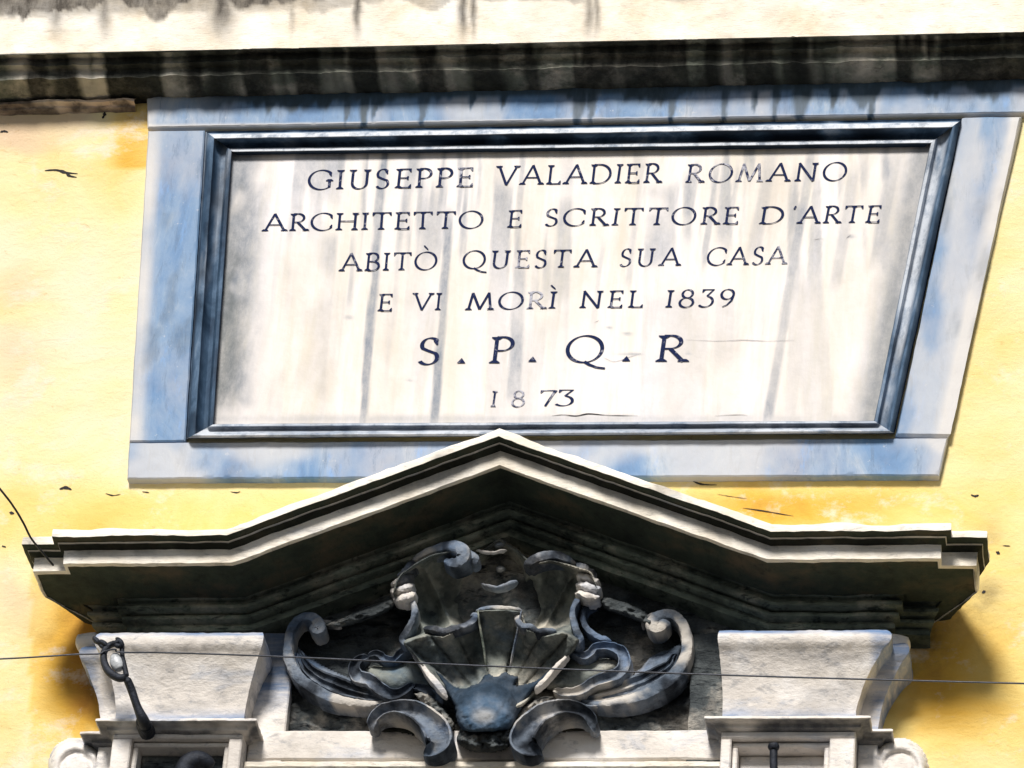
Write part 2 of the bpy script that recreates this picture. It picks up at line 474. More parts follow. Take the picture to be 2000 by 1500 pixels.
def wall_attrs(V):
    x, y = px(V)
    nz = fbm(V * np.array([3.0, 1, 3.0]), 5, 4) - 0.5
    oc = 0.15 + 0 * x
    oc += 0.35 * sst(x, 190, 250) * (x < 330) * (y < 330) + 0.16 * gs(x, y, 235, 520, 45, 400) + 0.08 * gs(x, y, 60, 560, 60, 420)
    oc += 0.26 * sst(y, 900, 1000) * (x < 800) * sst(y + 0 * x, 0, 1) * (1 - sst(y, 1040, 1110) * (x < 60))
    oc += 0.42 * gs(x, y, 160, 1260, 60, 180) * (x < 600) + 0.16 * sst(y, 1050, 1500) * (x < 600)
    oc += (x > 1200) * (0.52 * gs(x, y, 1500, 985, 330, 60) + 0.26 * sst(y, 900, 1150) + 0.28 * gs(x, y, 1860, 1390, 110, 130) + 0.22 * gs(x, y, 1820, 1270, 80, 120))
    oc += 0.12 * gs(x, y, 1960, 700, 80, 300)
    oc += nz * 0.55
    pk = 0.75 * gs(x, y, 20, 270, 110, 80) + 0.5 * gs(x, y, 30, 640, 60, 140) + 0.45 * gs(x, y, 170, 230, 90, 30) + 0.5 * gs(x, y, 30, 1150, 50, 80)
    pk *= sst(fbm(V * np.array([6.0, 1, 9.0]), 9, 4), 0.35, 0.6)
    dr = 0.75 * gs(x, y, 110, 1190, 45, 60) + 0.6 * gs(x, y, 175, 1340, 22, 120) * (x < 600)
    dr += 0.85 * gs(x, y, 1930, 1110, 30, 70) + 0.7 * gs(x, y, 1800, 1270, 50, 80) + 0.45 * gs(x, y, 1870, 1180, 60, 60) + 0.5 * gs(x, y, 1745, 1420, 35, 40) + 0.5 * gs(x, y, 1420, 975, 90, 16)  # right-hand patches paint in the shadow beside the cornice end
    dr += 0.45 * gs(x, y, 200, 1430, 30, 40)
    dr *= sst(fbm(V * np.array([9.0, 1, 9.0]), 19, 4), 0.30, 0.62)
    return dict(ochre=np.clip(oc, 0, 1), pink=np.clip(pk, 0, 1), dirt_shade=np.clip(dr, 0, 1))


xs = np.concatenate([np.linspace(-9, -1.7, 8)[:-1], np.arange(-1.7, 1.7, 0.012), np.linspace(1.7, 9, 8)])
zs = np.concatenate([np.linspace(0, 6.2, 8)[:-1], np.arange(6.2, 9.1, 0.012), np.linspace(9.1, 14, 6)])
X, Z = np.meshgrid(xs, zs)
Yw = wall_y(X, Z)
V = np.stack([X, Yw, Z], -1).reshape(-1, 3)
obj('plaster', V, gridfaces(len(zs), len(xs)), M['plaster'], wall, attrs=wall_attrs(V))


def crack(pts, wd, parent, Y=None):
    P = catmull([(a, b) for a, b in pts], 6); n = len(P)
    T = np.gradient(P, axis=0); T /= np.linalg.norm(T, axis=1)[:, None] + 1e-9
    Nn = np.stack([-T[:, 1], T[:, 0]], 1)
    t = np.linspace(0, 1, n); w_ = 0.8 * wd * np.sin(pi * np.clip(t, 0.02, 0.98)) ** 0.6 * (0.5 + noise(n3(t * 9, wd, P[0, 0])))
    A = P + Nn * w_[:, None]; B = P - Nn * w_[:, None]
    on_wall = Y is None; Y = 0.0 if on_wall else Y
    VA = at(A[:, 0], A[:, 1], Y); VB = at(B[:, 0], B[:, 1], Y); VC = at(P[:, 0], P[:, 1], Y - 0.0002)
    if on_wall:
        for q_ in (VA, VB, VC): q_[:, 1] = wall_y(q_[:, 0], q_[:, 2]) - 0.0012
    V = np.vstack([VA, VC, VB]); return fixn(obj('crack', V, gridfaces(3, n), M['crack'], parent))


for pts, wd in [([(1400, 965), (1430, 970), (1460, 974)], .7), ([(88, 334), (110, 333), (130, 338), (152, 340)], 3.2), ([(126, 336), (136, 344), (150, 347)], 3.0),
                ([(178, 212), (200, 213), (214, 206), (240, 208)], 6.5), ([(205, 218), (204, 225), (200, 232)], 4),
                ([(116, 955), (128, 952), (140, 956)], 3.5), ([(0, 258), (8, 256), (16, 258)], 2.5), ([(18, 1001), (28, 1003)], 3),
                ([(206, 964), (220, 968), (236, 966)], 1.2), ([(278, 961), (292, 963)], 1.4), ([(450, 961), (462, 963), (470, 961)], 1.4),
                ([(4, 1067), (12, 1069)], 2.2), ([(1896, 966), (1904, 969), (1912, 967)], 2.6), ([(1945, 1078), (1953, 1082)], 3.5), ([(1958, 1066), (1974, 1067)], 1.2),
                ([(1918, 1158), (1925, 1154)], 3.2), ([(1352, 940), (1372, 946), (1400, 947)], 2.2), ([(1450, 992), (1490, 998), (1550, 1008)], 1.5), ([(1850, 800), (1856, 812)], 1.6)]:
    crack(pts, wd, wall)

# ------------------------------------------------------------------ projecting ledge above the plaque
ledge = thing('stone_ledge', 'projecting cream stone ledge streaked with black runoff above the plaque', 'ledge')
zf = ztop(1000, 85, -0.13)       # lower edge of the fascia
LX0, LX1 = -4.5, 4.5


def drips(V, zref, length, seed, thr=0.55, sc=14, dirn=1):
    """run-off stains: long tongues hanging down from zref"""
    a = fbm(n3(V[:, 0] * sc, 0 * V[:, 0], 0 * V[:, 0] + seed), seed, 4) + 0.25 * (fbm(n3(V[:, 0] * sc * 5, 0 * V[:, 0], V[:, 2] * 3), seed + 3, 3) - 0.5)
    depth = (zref - V[:, 2]) / length
    return np.clip(sst(a - thr * 0.9 - 0.30 * depth, -0.05, 0.10), 0, 1)


def fas_attr(V):
    x, y = px(V); z0 = zf + 0.128
    nzx = fbm(n3(V[:, 0] * 7, 0 * x, V[:, 2] * 2), 93, 3)
    d = drips(V, z0, 0.045, 3, 0.49, 9) * 0.9 * sst(x, 760, 560) + 0.5 * drips(V, z0 - .004, 0.02, 5, 0.50, 12)
    d = np.maximum(d, sst(z0 - V[:, 2], 0.030, 0.0) * 0.6 * sst(x, 700, 500))
    for cx, w_, s in ((110, 16, .5), (205, 14, .6), (432, 24, .85), (697, 8, .8), (905, 10, .8), (925, 6, .7), (1150, 9, .5), (1165, 7, .5), (570, 6, .4)):
        nz = (fbm(n3(V[:, 0] * 20, 0 * x, V[:, 2] * 20), 77, 3) - 0.5) * 8
        d = np.maximum(d, min(1, s * 1.5) * np.exp(-((x + nz - cx) / w_) ** 2) * sst(y, 100, 20))
    return dict(dirt_shade=np.clip(d, 0, 1), warm=0.35 * sst(fbm(n3(V[:, 0] * 11, 0 * x, V[:, 2] * 1.2), 94, 3), .5, .62))


plan = [(LX0, 0), (LX1, 0)]
plan_sweep('fascia', plan, [(0.0, zf + .42), (0.13, zf + .40), (0.13, zf)], M['ledge'], ledge, 0.006, 0.003, attrf=fas_attr, pstep=0.008)


def band_attr(V):
    x, y = px(V)
    d = 0.95 * sst(fbm(n3(V[:, 0] * 21, 0 * x, V[:, 2] * 2.5), 21, 4), 0.475, 0.54)
    d = np.maximum(d, 0.95 * gs(x, 0 * x, 430, 0, 35, 1)); d = np.maximum(d, 0.9 * gs(x, 0 * x, 120, 0, 22, 1))
    wm = 0.5 * sst(fbm(n3(V[:, 0] * 22, 0 * x, V[:, 2] * 3), 24, 4), 0.52, 0.66) * (0.3 + 0.7 * sst(x, 400, 200)) * (1 - d)
    return dict(dirt_shade=np.clip(d, 0, 1), warm=wm)


zb = zf
prof = [(0.129, 0), (0.106, .002), (0.105, -.001), (0.105, -.013), (0.108, -.017), (0.101, -.019), (0.092, -.021), (0.090, -.024), (0.088, -.040), (0.091, -.044),
        (0.080, -.046), (0.070, -.047), (0.062, -.050), (0.050, -.053), (0.042, -.054), (0.0, -.056)]
prof = [(a_, zb + b_) for a_, b_ in prof]
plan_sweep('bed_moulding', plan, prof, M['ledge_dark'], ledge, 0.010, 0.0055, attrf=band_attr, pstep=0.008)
xe = xat(262, 200, -0.03)
plan_sweep('plaster_lip', [(LX0, 0), (xe, 0)], [(0.0, zb - .048), (0.024, zb - .058), (0.032, zb - .064), (0.031, zb - .069), (0.018, zb - .072), (0.016, zb - .077), (0, zb - .082)], stone('pinkish_lime_stone', (0.62, 0.45, 0.33), (0.72, 0.56, 0.44), (0.8, 0.68, 0.56), (0.12, 0.10, 0.09), 0.7, 0.006, 0.55), ledge, 0.008, 0.005, 0.006, lambda V: dict(dirt_shade=0.9 * sst(fbm(V * np.array([12, 9, 40.]), 4, 4), .46, .6)))

# ------------------------------------------------------------------ memorial plaque
plaque = thing('memorial_plaque', 'white marble plaque with carved dark capitals in a blue-grey marble frame', 'plaque')
YF, YP = -0.022, -0.005


def q(pts, Y): return [at(a, b, Y) for a, b in pts]


def rail_attr(V):
    x, y = px(V)
    zref = np.interp(x, [290, 1000, 2000], [ztop(290, 195, YF), ztop(1000, 180, YF), ztop(2000, 160, YF)])
    d = drips(V, zref, 0.05, 41, 0.47, 13)
    d = np.maximum(d, 0.9 * sst(zref - V[:, 2], 0.02, 0.003)) * sst(x, 330, 480); nzr = fbm(V * 45.0, 47, 3)
    for cx, w_, ln in ((683, 9, 45), (716, 10, 60), (735, 8, 40), (830, 12, 50), (925, 9, 30), (1135, 16, 60), (1160, 10, 50), (1318, 9, 60), (1420, 7, 70), (1520, 8, 60), (1570, 22, 55), (1632, 12, 40), (1708, 9, 65), (1478, 8, 40), (985, 8, 30)):
        lim = 186 - 0.020 * x; ln = ln * 1.55; w_ = w_ * 1.25; t = (y - lim) / ln
        d = np.maximum(d, 1.0 * sst(np.abs(x - cx + 0.1 * (y - lim) + 6 * (nzr - .5)), (w_ * np.clip(1.15 - t, 0.12, 2) + 1) * 1.25, (w_ * np.clip(1.15 - t, 0.12, 2) + 1) * .5) * sst(t, 1.15, 0.8))
    p = 0.55 * gs(x, y, 290, 300, 14, 900) + 0.45 * sst(x, 1965, 1995) + 0.8 * sst(y, 236 - .0146 * (x - 290) + 6, 246 - .0146 * (x - 290)) * (y < 262)
    p = np.maximum(p, 0.5 * sst(fbm(V * np.array([8, 1, 3.]), 51, 4), 0.5, 0.7))
    return dict(dirt_shade=np.clip(d, 0, 1), pale=np.clip(p * (1 - d), 0, 1))


def edge_attr(cx):
    def f(V):
        x, y = px(V)
        xe_ = (292 - 0.058 * (y - 250)) if cx < 1000 else (1992 - 0.228 * (y - 228))
        p = 0.75 * sst(np.abs(x - xe_), 34, 8) * (0.5 + fbm(V * 9.0, 8, 3))
        if cx > 1000: p = p + 0.5 * sst(fbm(V * np.array([12, 1, 3.]), 3, 4), 0.48, 0.66)
        return dict(pale=np.clip(p, 0, 0.9), dirt_shade=0.35 * sst(fbm(V * np.array([20, 1, 6.]), 63, 4), 0.62, 0.75))
    return f


# outer frame slabs, thin open joints between them
slab('top_rail', q([(286, 176), (2030, 128), (2026, 219), (288, 249)], YF), 0.022, M['blue'], plaque, 0.003, 0.005, 0.0012, rail_attr)
slab('left_stile', q([(289, 255), (400, 253.5), (361, 861), (252, 862)], YF), 0.022, M['blue'], plaque, 0.003, 0.012, 0.0012, edge_attr(300))
slab('right_stile', q([(1885, 227), (1996, 226), (1851, 852), (1748, 851)], YF), 0.022, M['blue'], plaque, 0.006, 0.012, 0.0012, edge_attr(1900))
slab('bottom_rail', q([(252, 864), (1851, 855), (1834, 928), (248, 935)], YF), 0.022, M['blue'], plaque, 0.003, 0.008, 0.0014, lambda V: dict(pale=np.clip(0.6 * sst(fbm(V * np.array([4, 1, 5.]), 28, 4), 0.45, 0.65) + 0.5 * sst(px(V)[0], 1790, 1835), 0, .8)))
# inner moulding, four mitred lengths
OQ = [(402, 257), (1881, 232), (1747, 847), (364, 857)]
IQ = [(466, 305), (1802, 290), (1698, 816), (430, 821)]
MP = [(0.0, .040), (0.03, .040), (0.05, .064), (0.10, .072), (0.18, .076), (0.25, .074), (0.28, .060), (0.38, .046), (0.50, .039), (0.62, .041), (0.64, .052), (0.69, .058), (0.78, .057), (0.80, .044), (0.81, .026), (0.90, .024), (0.91, .021), (1.0, .021)]
MPT = [(0, .024), (.05, .020), (.09, .022), (.12, .046), (.18, .052), (.27, .055), (.31, .052), (.42, .036), (.55, .022), (.65, .017), (.68, .022), (.70, .030), (.75, .034), (.81, .034), (.84, .031), (.90, .022), (.96, .014), (1.0, .007)]
sides = [('top', 0, 1), ('right', 1, 2), ('bottom', 2, 3), ('left', 3, 0)]
for nm, a, b in sides:
    ln = math.hypot(OQ[a][0] - OQ[b][0], OQ[a][1] - OQ[b][1]); n = int(ln / 14)
    rows = []
    for t, h in (MPT if nm == 'top' else MP):
        pa = np.array(OQ[a]) * (1 - t) + np.array(IQ[a]) * t; pb = np.array(OQ[b]) * (1 - t) + np.array(IQ[b]) * t
        k = np.linspace(0, 1, n + 1)[:, None]; P = pa * (1 - k) + pb * k
        hh = max((h if nm == 'top' else h - 0.020) - .010, .004)
        rows.append(at(P[:, 0], P[:, 1], -hh))
    V = np.vstack(rows); x, y = px(V)
    mp = MPT if nm == 'top' else MP; tt = np.repeat([t for t, h in mp], n + 1)
    nz = fbm(V * np.array([9.0, 9, 9]), 15, 4)
    if nm == 'top':
        dirt_shade = np.clip(sst(nz, 0.40, 0.52) * (tt > 0.3) * (tt < 0.66), 0, 1) * sst(x, 450, 700) * sst(x, 1790, 1700)  # down-facing hollow darkened as painted shade
        dirt_shade = np.maximum(dirt_shade, .85 * (tt > .835)); pale = np.clip(((tt < 0.29) * (tt > .1) + (tt > 0.69) * (tt < .82)) * 1.0, 0, 1)  # undercut painted dark as shade, beads painted pale as if lit
    elif nm == 'bottom':
        dirt_shade = np.clip((tt > 0.9) * sst(nz, 0.4, 0.5), 0, 1); pale = np.clip(0.55 * (tt > 0.03) * (tt < 0.8) + 0.3 * sst(nz, .5, .6), 0, 1)  # up-facing bottom length painted paler, as if lit
    elif nm == 'left':
        dirt_shade = np.clip(0.6 * sst(nz, 0.5, 0.62) + 0.3 * (tt < 0.1), 0, 1); pale = np.clip(0.3 * sst(fbm(V * np.array([40, 9, 3.]), 2, 3), .56, .66) , 0, 1)  # left length kept darker than right, painting in light from the left
    else:
        dirt_shade = np.clip(0.5 * (tt < 0.22), 0, 1); pale = np.clip(0.8 * (tt > 0.3) * sst(fbm(V * np.array([20, 9, 3.]), 2, 3), .38, .6), 0, 1)
    fixn(obj('frame_moulding', jit(V, 0.0008), gridfaces(len(mp), n + 1), M['mould'], plaque, angle=50, attrs=dict(dirt_shade=dirt_shade, pale=pale)))
# panel
nu, nv = 330, 150
PQ = q([(440, 292), (1820, 277), (1708, 830), (402, 836)], YP)
G = quadgrid(PQ, nu, nv).reshape(-1, 3); x, y = px(G)
wv = (fbm(n3(G[:, 0] * 5, 0 * x, G[:, 2] * 5), 4, 3) - 0.5)
st = 0 * x
for cx, slope, w_, y0, y1, s in ((738, -0.085, 9, 290, 830, .9), (872, -0.07, 11, 420, 830, .75), (893, -0.06, 5, 300, 420, .6), (1018, -0.03, 13, 520, 790, .6), (1015, -0.03, 6, 300, 520, .5), (1560, -0.16, 10, 300, 830, .6),
                                 (620, -.06, 8, 330, 450, .4), (1345, -.15, 5, 330, 470, .5), (1385, -.15, 6, 330, 520, .55), (1425, -.15, 4, 330, 500, .4), (1650, -.17, 12, 330, 560, .35), (690, -.06, 6, 470, 600, .4), (1240, -.1, 6, 300, 560, .3), (1480, -.16, 14, 300, 500, .35), (1725, -.19, 14, 300, 520, .5), (1180, -.1, 5, 480, 640, .25), (930, -.06, 4, 300, 400, .4), (815, -.06, 4, 300, 400, .35)):
    xc = cx + slope * (y - 450); wd = w_ * (1 + 0.9 * wv)
    st = np.maximum(st, s * sst(np.abs(x - xc + wv * 18), wd * 1.25, wd * 0.55) * sst(y, y0 - 30, y0 + 20) * sst(y, y1 + 25, y1 - 25) * (0.75 + 0.9 * fbm(n3(G[:, 0] * 14, 0 * x, G[:, 2] * 8), 61, 3)))
st = np.maximum(st, 0.75 * sst(fbm(n3(G[:, 0] * 19 + .5 * (G[:, 2] - 8), 0 * x, G[:, 2] * 0.9), 71, 4), 0.50, 0.58) * (0.35 + 0.65 * sst(y, 640, 400)) * sst(fbm(G * np.array([6, 1, 6.]), 73, 3), .3, .55))
xl = 462 - 0.066 * (y - 312); xr = 1800 - 0.2 * (y - 300)
dl = sst(x - xl, 62, 4) * (0.35 + 0.65 * sst(fbm(G * np.array([11, 1, 7.]), 88, 4), 0.36, 0.55)) * (1 - 0.3 * sst(y, 700, 830))
st = np.maximum(st, np.clip(1.1 * sst(x - xl, 100, 15) * sst(fbm(G * np.array([9, 1, 4.]), 90, 4), 0.40, 0.6), 0, 1))
dr = 0.55 * sst(xr - x, 26, 0)
st = np.maximum(st, 0.7 * sst(xr - x, 60, 5))
st = np.maximum(st, 0.5 * gs(x, y, 1000, 818, 900, 9))
for cxy in ((1660, 462, 10, 4), (1600, 468, 8, 3), (1225, 652, 9, 3), (1235, 692, 26, 3), (680, 620, 9, 4), (1345, 690, 9, 3), (1380, 487, 6, 2), (800, 742, 7, 2), (1190, 640, 6, 3)):
    st = np.maximum(st, 0.8 * gs(x, y, *cxy))
obj('inscription_panel', jit(G, 0.0005), gridfaces(nv, nu), M['white'], plaque, attrs=dict(streak=np.clip(st, 0, 1), dirt_shade=np.clip(np.maximum(dl * 1.15, dr), 0, 1)))
ck = [[(1340, 663), (1400, 666), (1450, 664), (1500, 666), (1552, 664)], [(1160, 630), (1170, 626)], [(1652, 466), (1662, 458)], [(1590, 468), (1602, 466)],
      [(1078, 812), (1100, 810), (1125, 812), (1150, 808), (1190, 811), (1245, 811)], [(1396, 812), (1440, 810), (1460, 811)], [(1176, 697), (1200, 706), (1230, 697), (1252, 690)]]
for k_, pts in enumerate(ck):
    c_ = crack(pts, 0.35 if k_ != 4 else 0.9, plaque, YP - 0.0015); c_.data.materials[0] = M['ink_worn'] if k_ in (0, 6) else M['crack']

# ---- inscription: pen-drawn Roman capitals
TK, TN, PHI = 0.105, 0.034, radians(24)


def arc(cx, cy, rx, ry, a0, a1, n=18):
    t = np.radians(np.linspace(a0, a1, n)); return [(cx + rx * math.cos(k), cy + ry * math.sin(k)) for k in t]


def stem(x, y0=0, y1=1): return ('s', [(x, y0), (x, y1)])
# each glyph: width, strokes; 's' stroke with serifs at both ends, 't' plain stroke, 'b' top serif only, 'f' foot serif only, 'k' arm with beak at its end
GL = {
 'A': (.84, [('f', [(.41, 1), (.06, 0)]), ('f', [(.41, 1.02), (.80, 0)]), ('t', [(.18, .36), (.66, .36)])]),
 'B': (.60, [stem(.13), ('t', [(.13, 1)] + arc(.30, .76, .22, .24, 90, -90) + [(.13, .52)]), ('t', [(.13, .52)] + arc(.32, .26, .26, .26, 90, -90) + [(.13, 0)])]),
 'C': (.82, [('k', arc(.47, .5, .44, .51, 42, 318, 30))]),
 'D': (.84, [stem(.13), ('t', [(.13, 1), (.32, 1)] + arc(.34, .5, .46, .5, 88, -88, 26) + [(.13, 0)])]),
 'E': (.56, [stem(.13), ('k', [(.13, .985), (.52, .985)]), ('k', [(.13, .52), (.45, .52)]), ('k', [(.13, .015), (.55, .015)])]),
 'G': (.86, [('k', arc(.47, .5, .44, .51, 42, 310, 30)), ('b', [(.76, .10), (.76, .43)])]),
 'H': (.84, [stem(.12), stem(.72), ('t', [(.12, .52), (.72, .52)])]),
 'I': (.24, [stem(.12)]),
 'L': (.56, [stem(.13), ('k', [(.13, .015), (.55, .015)])]),
 'M': (1.0, [('f', [(.20, 1), (.08, 0)]), ('t', [(.20, 1), (.50, .03)]), ('t', [(.50, .03), (.80, 1)]), ('f', [(.80, 1), (.91, 0)])]),
 'N': (.86, [('f', [(.13, 1), (.13, 0)]), ('t', [(.11, 1), (.74, -.02)]), ('b', [(.74, 0), (.74, 1)])]),
 'O': (.92, [('o', arc(.46, .5, .43, .51, 0, 360, 44))]),
 'P': (.56, [stem(.13), ('t', [(.13, 1)] + arc(.28, .74, .25, .26, 90, -90) + [(.16, .48)])]),
 'Q': (.92, [('o', arc(.46, .5, .43, .51, 0, 360, 44)), ('t', [(.48, .02), (.62, -.10), (.80, -.20), (1.02, -.24)])]),
 'R': (.66, [stem(.13), ('t', [(.13, 1)] + arc(.28, .75, .25, .25, 90, -90) + [(.16, .50)]), ('f', [(.30, .50), (.64, 0)])]),
 'S': (.52, [('K', arc(.26, .74, .19, .26, 38, 200, 12) + [(.10, .60), (.20, .53), (.34, .45)] + arc(.24, .25, .21, .26, 40, -148, 16))]),
 'T': (.72, [stem(.36), ('K', [(.02, .985), (.70, .985)])]),
 'U': (.80, [('b', [(.13, .30), (.13, 1)]), ('t', [(.13, .34)] + arc(.385, .30, .255, .31, 180, 360, 18) + [(.64, .34)]), ('b', [(.64, .30), (.64, 1)])]),
 'V': (.84, [('b', [(.42, 0), (.06, 1)]), ('b', [(.42, -.02), (.78, 1)])]),
 '1': (.30, [stem(.15, 0, .98)]),
 '8': (.56, [('o', arc(.28, .76, .19, .23, 0, 360, 30)), ('o', arc(.28, .26, .25, .27, 0, 360, 34))]),
 '3': (.52, [('K', [(.06, .98), (.46, .98), (.24, .62)] + arc(.20, .30, .28, .31, 75, -140, 20))]),
 '9': (.56, [('o', arc(.28, .70, .23, .28, 0, 360, 32)), ('t', [(.51, .68), (.46, .34), (.30, .08), (.14, -.02)])]),
 '7': (.52, [('K', [(.02, .98), (.50, .98)]), ('t', [(.50, .98), (.22, 0)])]),
 "'": (.20, [('t', [(.12, 1.0), (.07, .80)])]),
}


def ribbon(P, closed=False, thin=1.0):
    P = np.asarray(P, float)
    T = np.gradient(P, axis=0)
    if closed: T[0] = T[-1] = P[1] - P[-2]
    T /= np.linalg.norm(T, axis=1)[:, None] + 1e-9
    ang = np.arctan2(T[:, 1], T[:, 0])
    w_ = (TN + (TK - TN) * np.abs(np.sin(ang - PHI)) ** 1.4) * thin * 0.5
    Nn = np.stack([-T[:, 1], T[:, 0]], 1) * w_[:, None]
    return np.vstack([P + Nn, P - Nn]), [(i, i + 1, len(P) + i + 1, len(P) + i) for i in range(len(P) - 1)]


def glyph(ch):
    Vs, Fs, Ls = [], [], []; n = 0; layer = 0
    def add(V, F):
        nonlocal n, layer
        Vs.append(np.asarray(V, float)); Fs.extend([tuple(i + n for i in f) for f in F]); Ls.append(np.full(len(V), layer)); n += len(V); layer += 1
    wd, strokes = GL[ch]
    for kind, P in strokes:
        P = np.array(P, float)
        if len(P) < 6: P = densify(P, 0.12)
        add(*ribbon(P, closed=(kind == 'o')))
        ends = []
        if kind == 's': ends = [0, -1]
        if kind in ('f',): ends = [-1]
        if kind == 'b': ends = [-1]
        for e in ends:
            x, y = P[e]; up = 1 if y > .5 else -1
            hw, ht = .135, .028
            add([(x - hw, y - up * 0), (x + hw, y), (x + hw, y - up * ht), (x + .065, y - up * (ht + .07)), (x - .065, y - up * (ht + .07)), (x - hw, y - up * ht)], [tuple(range(6))])
        if kind in ('k', 'K'):
            for e, nx in ((-1, -2), (0, 1)):
                if kind == 'k' and len(P) < 8 and e == 0: continue
                x, y = P[e]; dn = -1 if y > .6 else 1
                if abs(y - .52) < .01: add([(x - .03, y - .09), (x + .025, y - .09), (x + .01, y), (x + .025, y + .09), (x - .03, y + .09), (x - .07, y)], [tuple(range(6))])
                elif kind == 'K' and e == -1 and ch in 'S3' or (kind == 'k' and ch in 'G' and e == -1): continue
                else:
                    sgn = 1 if e == -1 or len(P) >= 8 else -1
                    if ch == 'C' or ch == 'G' or ch == 'S': sgn = 1
                    if ch in '37': sgn = -1
                    add([(x + sgn * .025, y - dn * .03), (x + sgn * .03, y + dn * .16), (x - sgn * .01, y + dn * .16), (x - sgn * .09, y + dn * .01)], [(0, 1, 2, 3)])
    return wd, np.vstack(Vs), Fs, np.concatenate(Ls)


def slant(xp): return -(0.058 + 0.000107 * (xp - 330))


GC = {}


def word(txt, x0, x1, yb0, yb1, cap, gap=.17, accent=None, worn={}):
    W_ = sum(GL[c][0] for c in txt) + gap * (len(txt) - 1)
    if 'I' in txt: pass
    u = 0; sx = (x1 - x0) / W_
    for i, c in enumerate(txt):
        if c not in GC: GC[c] = glyph(c)
        wd, V, F, L = GC[c]
        V = V.copy(); V[:, 0] += 0.010 * math.sin(V[0, 1] * 9 + i * 3.1); rot = 0.012 * math.sin(i * 2.7 + x0)
        gx = (V[:, 0] + rot * V[:, 1] + u) * sx; gy = V[:, 1] * cap
        if i == len(txt) - 1 and accent:
            pass
        xx = x0 + gx; yy = yb0 + (yb1 - yb0) * gx / (x1 - x0) - gy
        xx = xx - slant(x0) * gy
        P3 = at(xx, yy, YP - 0.0016 - L * 0.00012)
        mm = M['ink']
        if i in worn: mm = M['ink_worn'] if worn[i] == 1 else M['ink_faint']
        fixn(obj('letter', P3, F, mm, plaque, smooth=False))
        if accent and i == len(txt) - 1:
            ax = u + wd * .5
            A = np.array([(ax - .16, 1.36), (ax - .10, 1.40), (ax + .07, 1.16), (ax + .03, 1.14)])
            gx = A[:, 0] * sx; gy = A[:, 1] * cap
            obj('accent', at(x0 + gx - slant(x0) * gy, yb0 + (yb1 - yb0) * gx / (x1 - x0) - gy, YP - .002), [(0, 1, 2, 3)], M['ink'], plaque, smooth=False)
        u += wd + gap


word('GIUSEPPE', 600, 922, 370, 364, 37, worn={5: 0, 7: 1} and {7: 1})
word('VALADIER', 968, 1288, 361, 356, 37)
word('ROMANO', 1338, 1650, 356, 352, 35, worn={0: 1, 1: 1, 2: 1}, gap=.22)
word('ARCHITETTO', 514, 942, 451, 445, 33, gap=.15)
word('E', 990, 1017, 444, 443, 33)
word('SCRITTORE', 1062, 1440, 441, 437, 33, gap=.2)
word('D', 1482, 1528, 437, 436, 33)
word("'", 1543, 1552, 435, 435, 33, worn={0: 1})
word('ARTE', 1558, 1716, 436, 434, 33)
word('ABITO', 664, 852, 529, 526, 34, accent=True)
word('QUESTA', 903, 1163, 524, 521, 34, worn={2: 1}, gap=.22)
word('SUA', 1208, 1326, 520, 518, 34, gap=.22)
word('CASA', 1378, 1534, 518, 515, 34, worn={3: 1})
word('E', 737, 764, 607, 607, 33)
word('VI', 805, 860, 605, 605, 33)
word('MORI', 910, 1084, 605, 602, 33, accent=True, worn={2: 2})
word('NEL', 1131, 1254, 601, 600, 33, gap=.25)
word('1839', 1298, 1432, 600, 598, 34, gap=.22)
for c, x0, x1, yb in (('S', 813, 857, 711), ('P', 955, 999, 709), ('Q', 1104, 1176, 707), ('R', 1280, 1336, 706)):
    word(c, x0, x1, yb, yb, 51)
word('1', 957, 969, 794, 794, 31, worn={0: 1}); word('8', 998, 1023, 794, 794, 31, worn={0: 2}); word('7', 1052, 1081, 793, 793, 31, worn={0: 1}); word('3', 1086, 1119, 792, 792, 31)
for dx, dy in ((900, 709), (1039, 706), (1222, 705)):
    obj('dot', at([dx - 8, dx + 9, dx + 2], [dy, dy, dy - 10], YP - .002), [(0, 1, 2)], M['ink'], plaque, smooth=False)

# ------------------------------------------------------------------ window surround with broken pediment cornice
sur = thing('window_surround', 'carved stone window surround with bent pediment cornice over a shell', 'window surround')
# cornice path (front top edge), measured at projection 0.32
FD = 0.32
ND = [(103, 1034), (440, 1033), (975, 837), (1508, 1025), (1857, 1020)]
NW = [at(a, b, -FD) for a, b in ND]
NZ = [(p[0], p[2]) for p in NW]
zl, zr = NZ[0][1], NZ[4][1]
NZ[1] = (NZ[1][0], zl); zr = (NZ[3][1] + zr) / 2; NZ[3] = (NZ[3][0], zr)
PR = [(0.0, .05), (0.30, .006), (0.318, .0), (0.32, -.004), (0.32, -.021), (0.314, -.023), (0.304, -.0235), (0.302, -.026), (0.299, -.029), (0.290, -.032), (0.285, -.034), (0.281, -.035),
      (0.280, -.038), (0.279, -.073), (0.272, -.076), (0.266, -.073), (0.260, -.071), (0.200, -.071), (0.134, -.072), (0.122, -.066), (0.106, -.066), (0.104, -.079), (0.118, -.081), (0.120, -.086), (0.118, -.093), (0.106, -.095), (0.088, -.093), (0.087, -.101), (0.101, -.103), (0.103, -.108),
      (0.101, -.113), (0.092, -.116), (0.078, -.115), (0.077, -.122), (0.084, -.124), (0.084, -.138), (0.0, -.140)]
PR = [(p_, z_ * 0.85) for p_, z_ in PR]
SPL = [(0, 5, 'crown_moulding', 'fascia'), (4, 8, 'cyma', 'soffit'), (7, 9, 'cyma', 'trim'), (8, 12, 'cyma', 'soffit'), (11, 16, 'fascia', 'fascia'), (15, 20, 'soffit', 'soffit'), (19, 40, 'bed_moulding', 'bed')]  # cyma: dark runs are painted shade, the pale bead a painted highlight


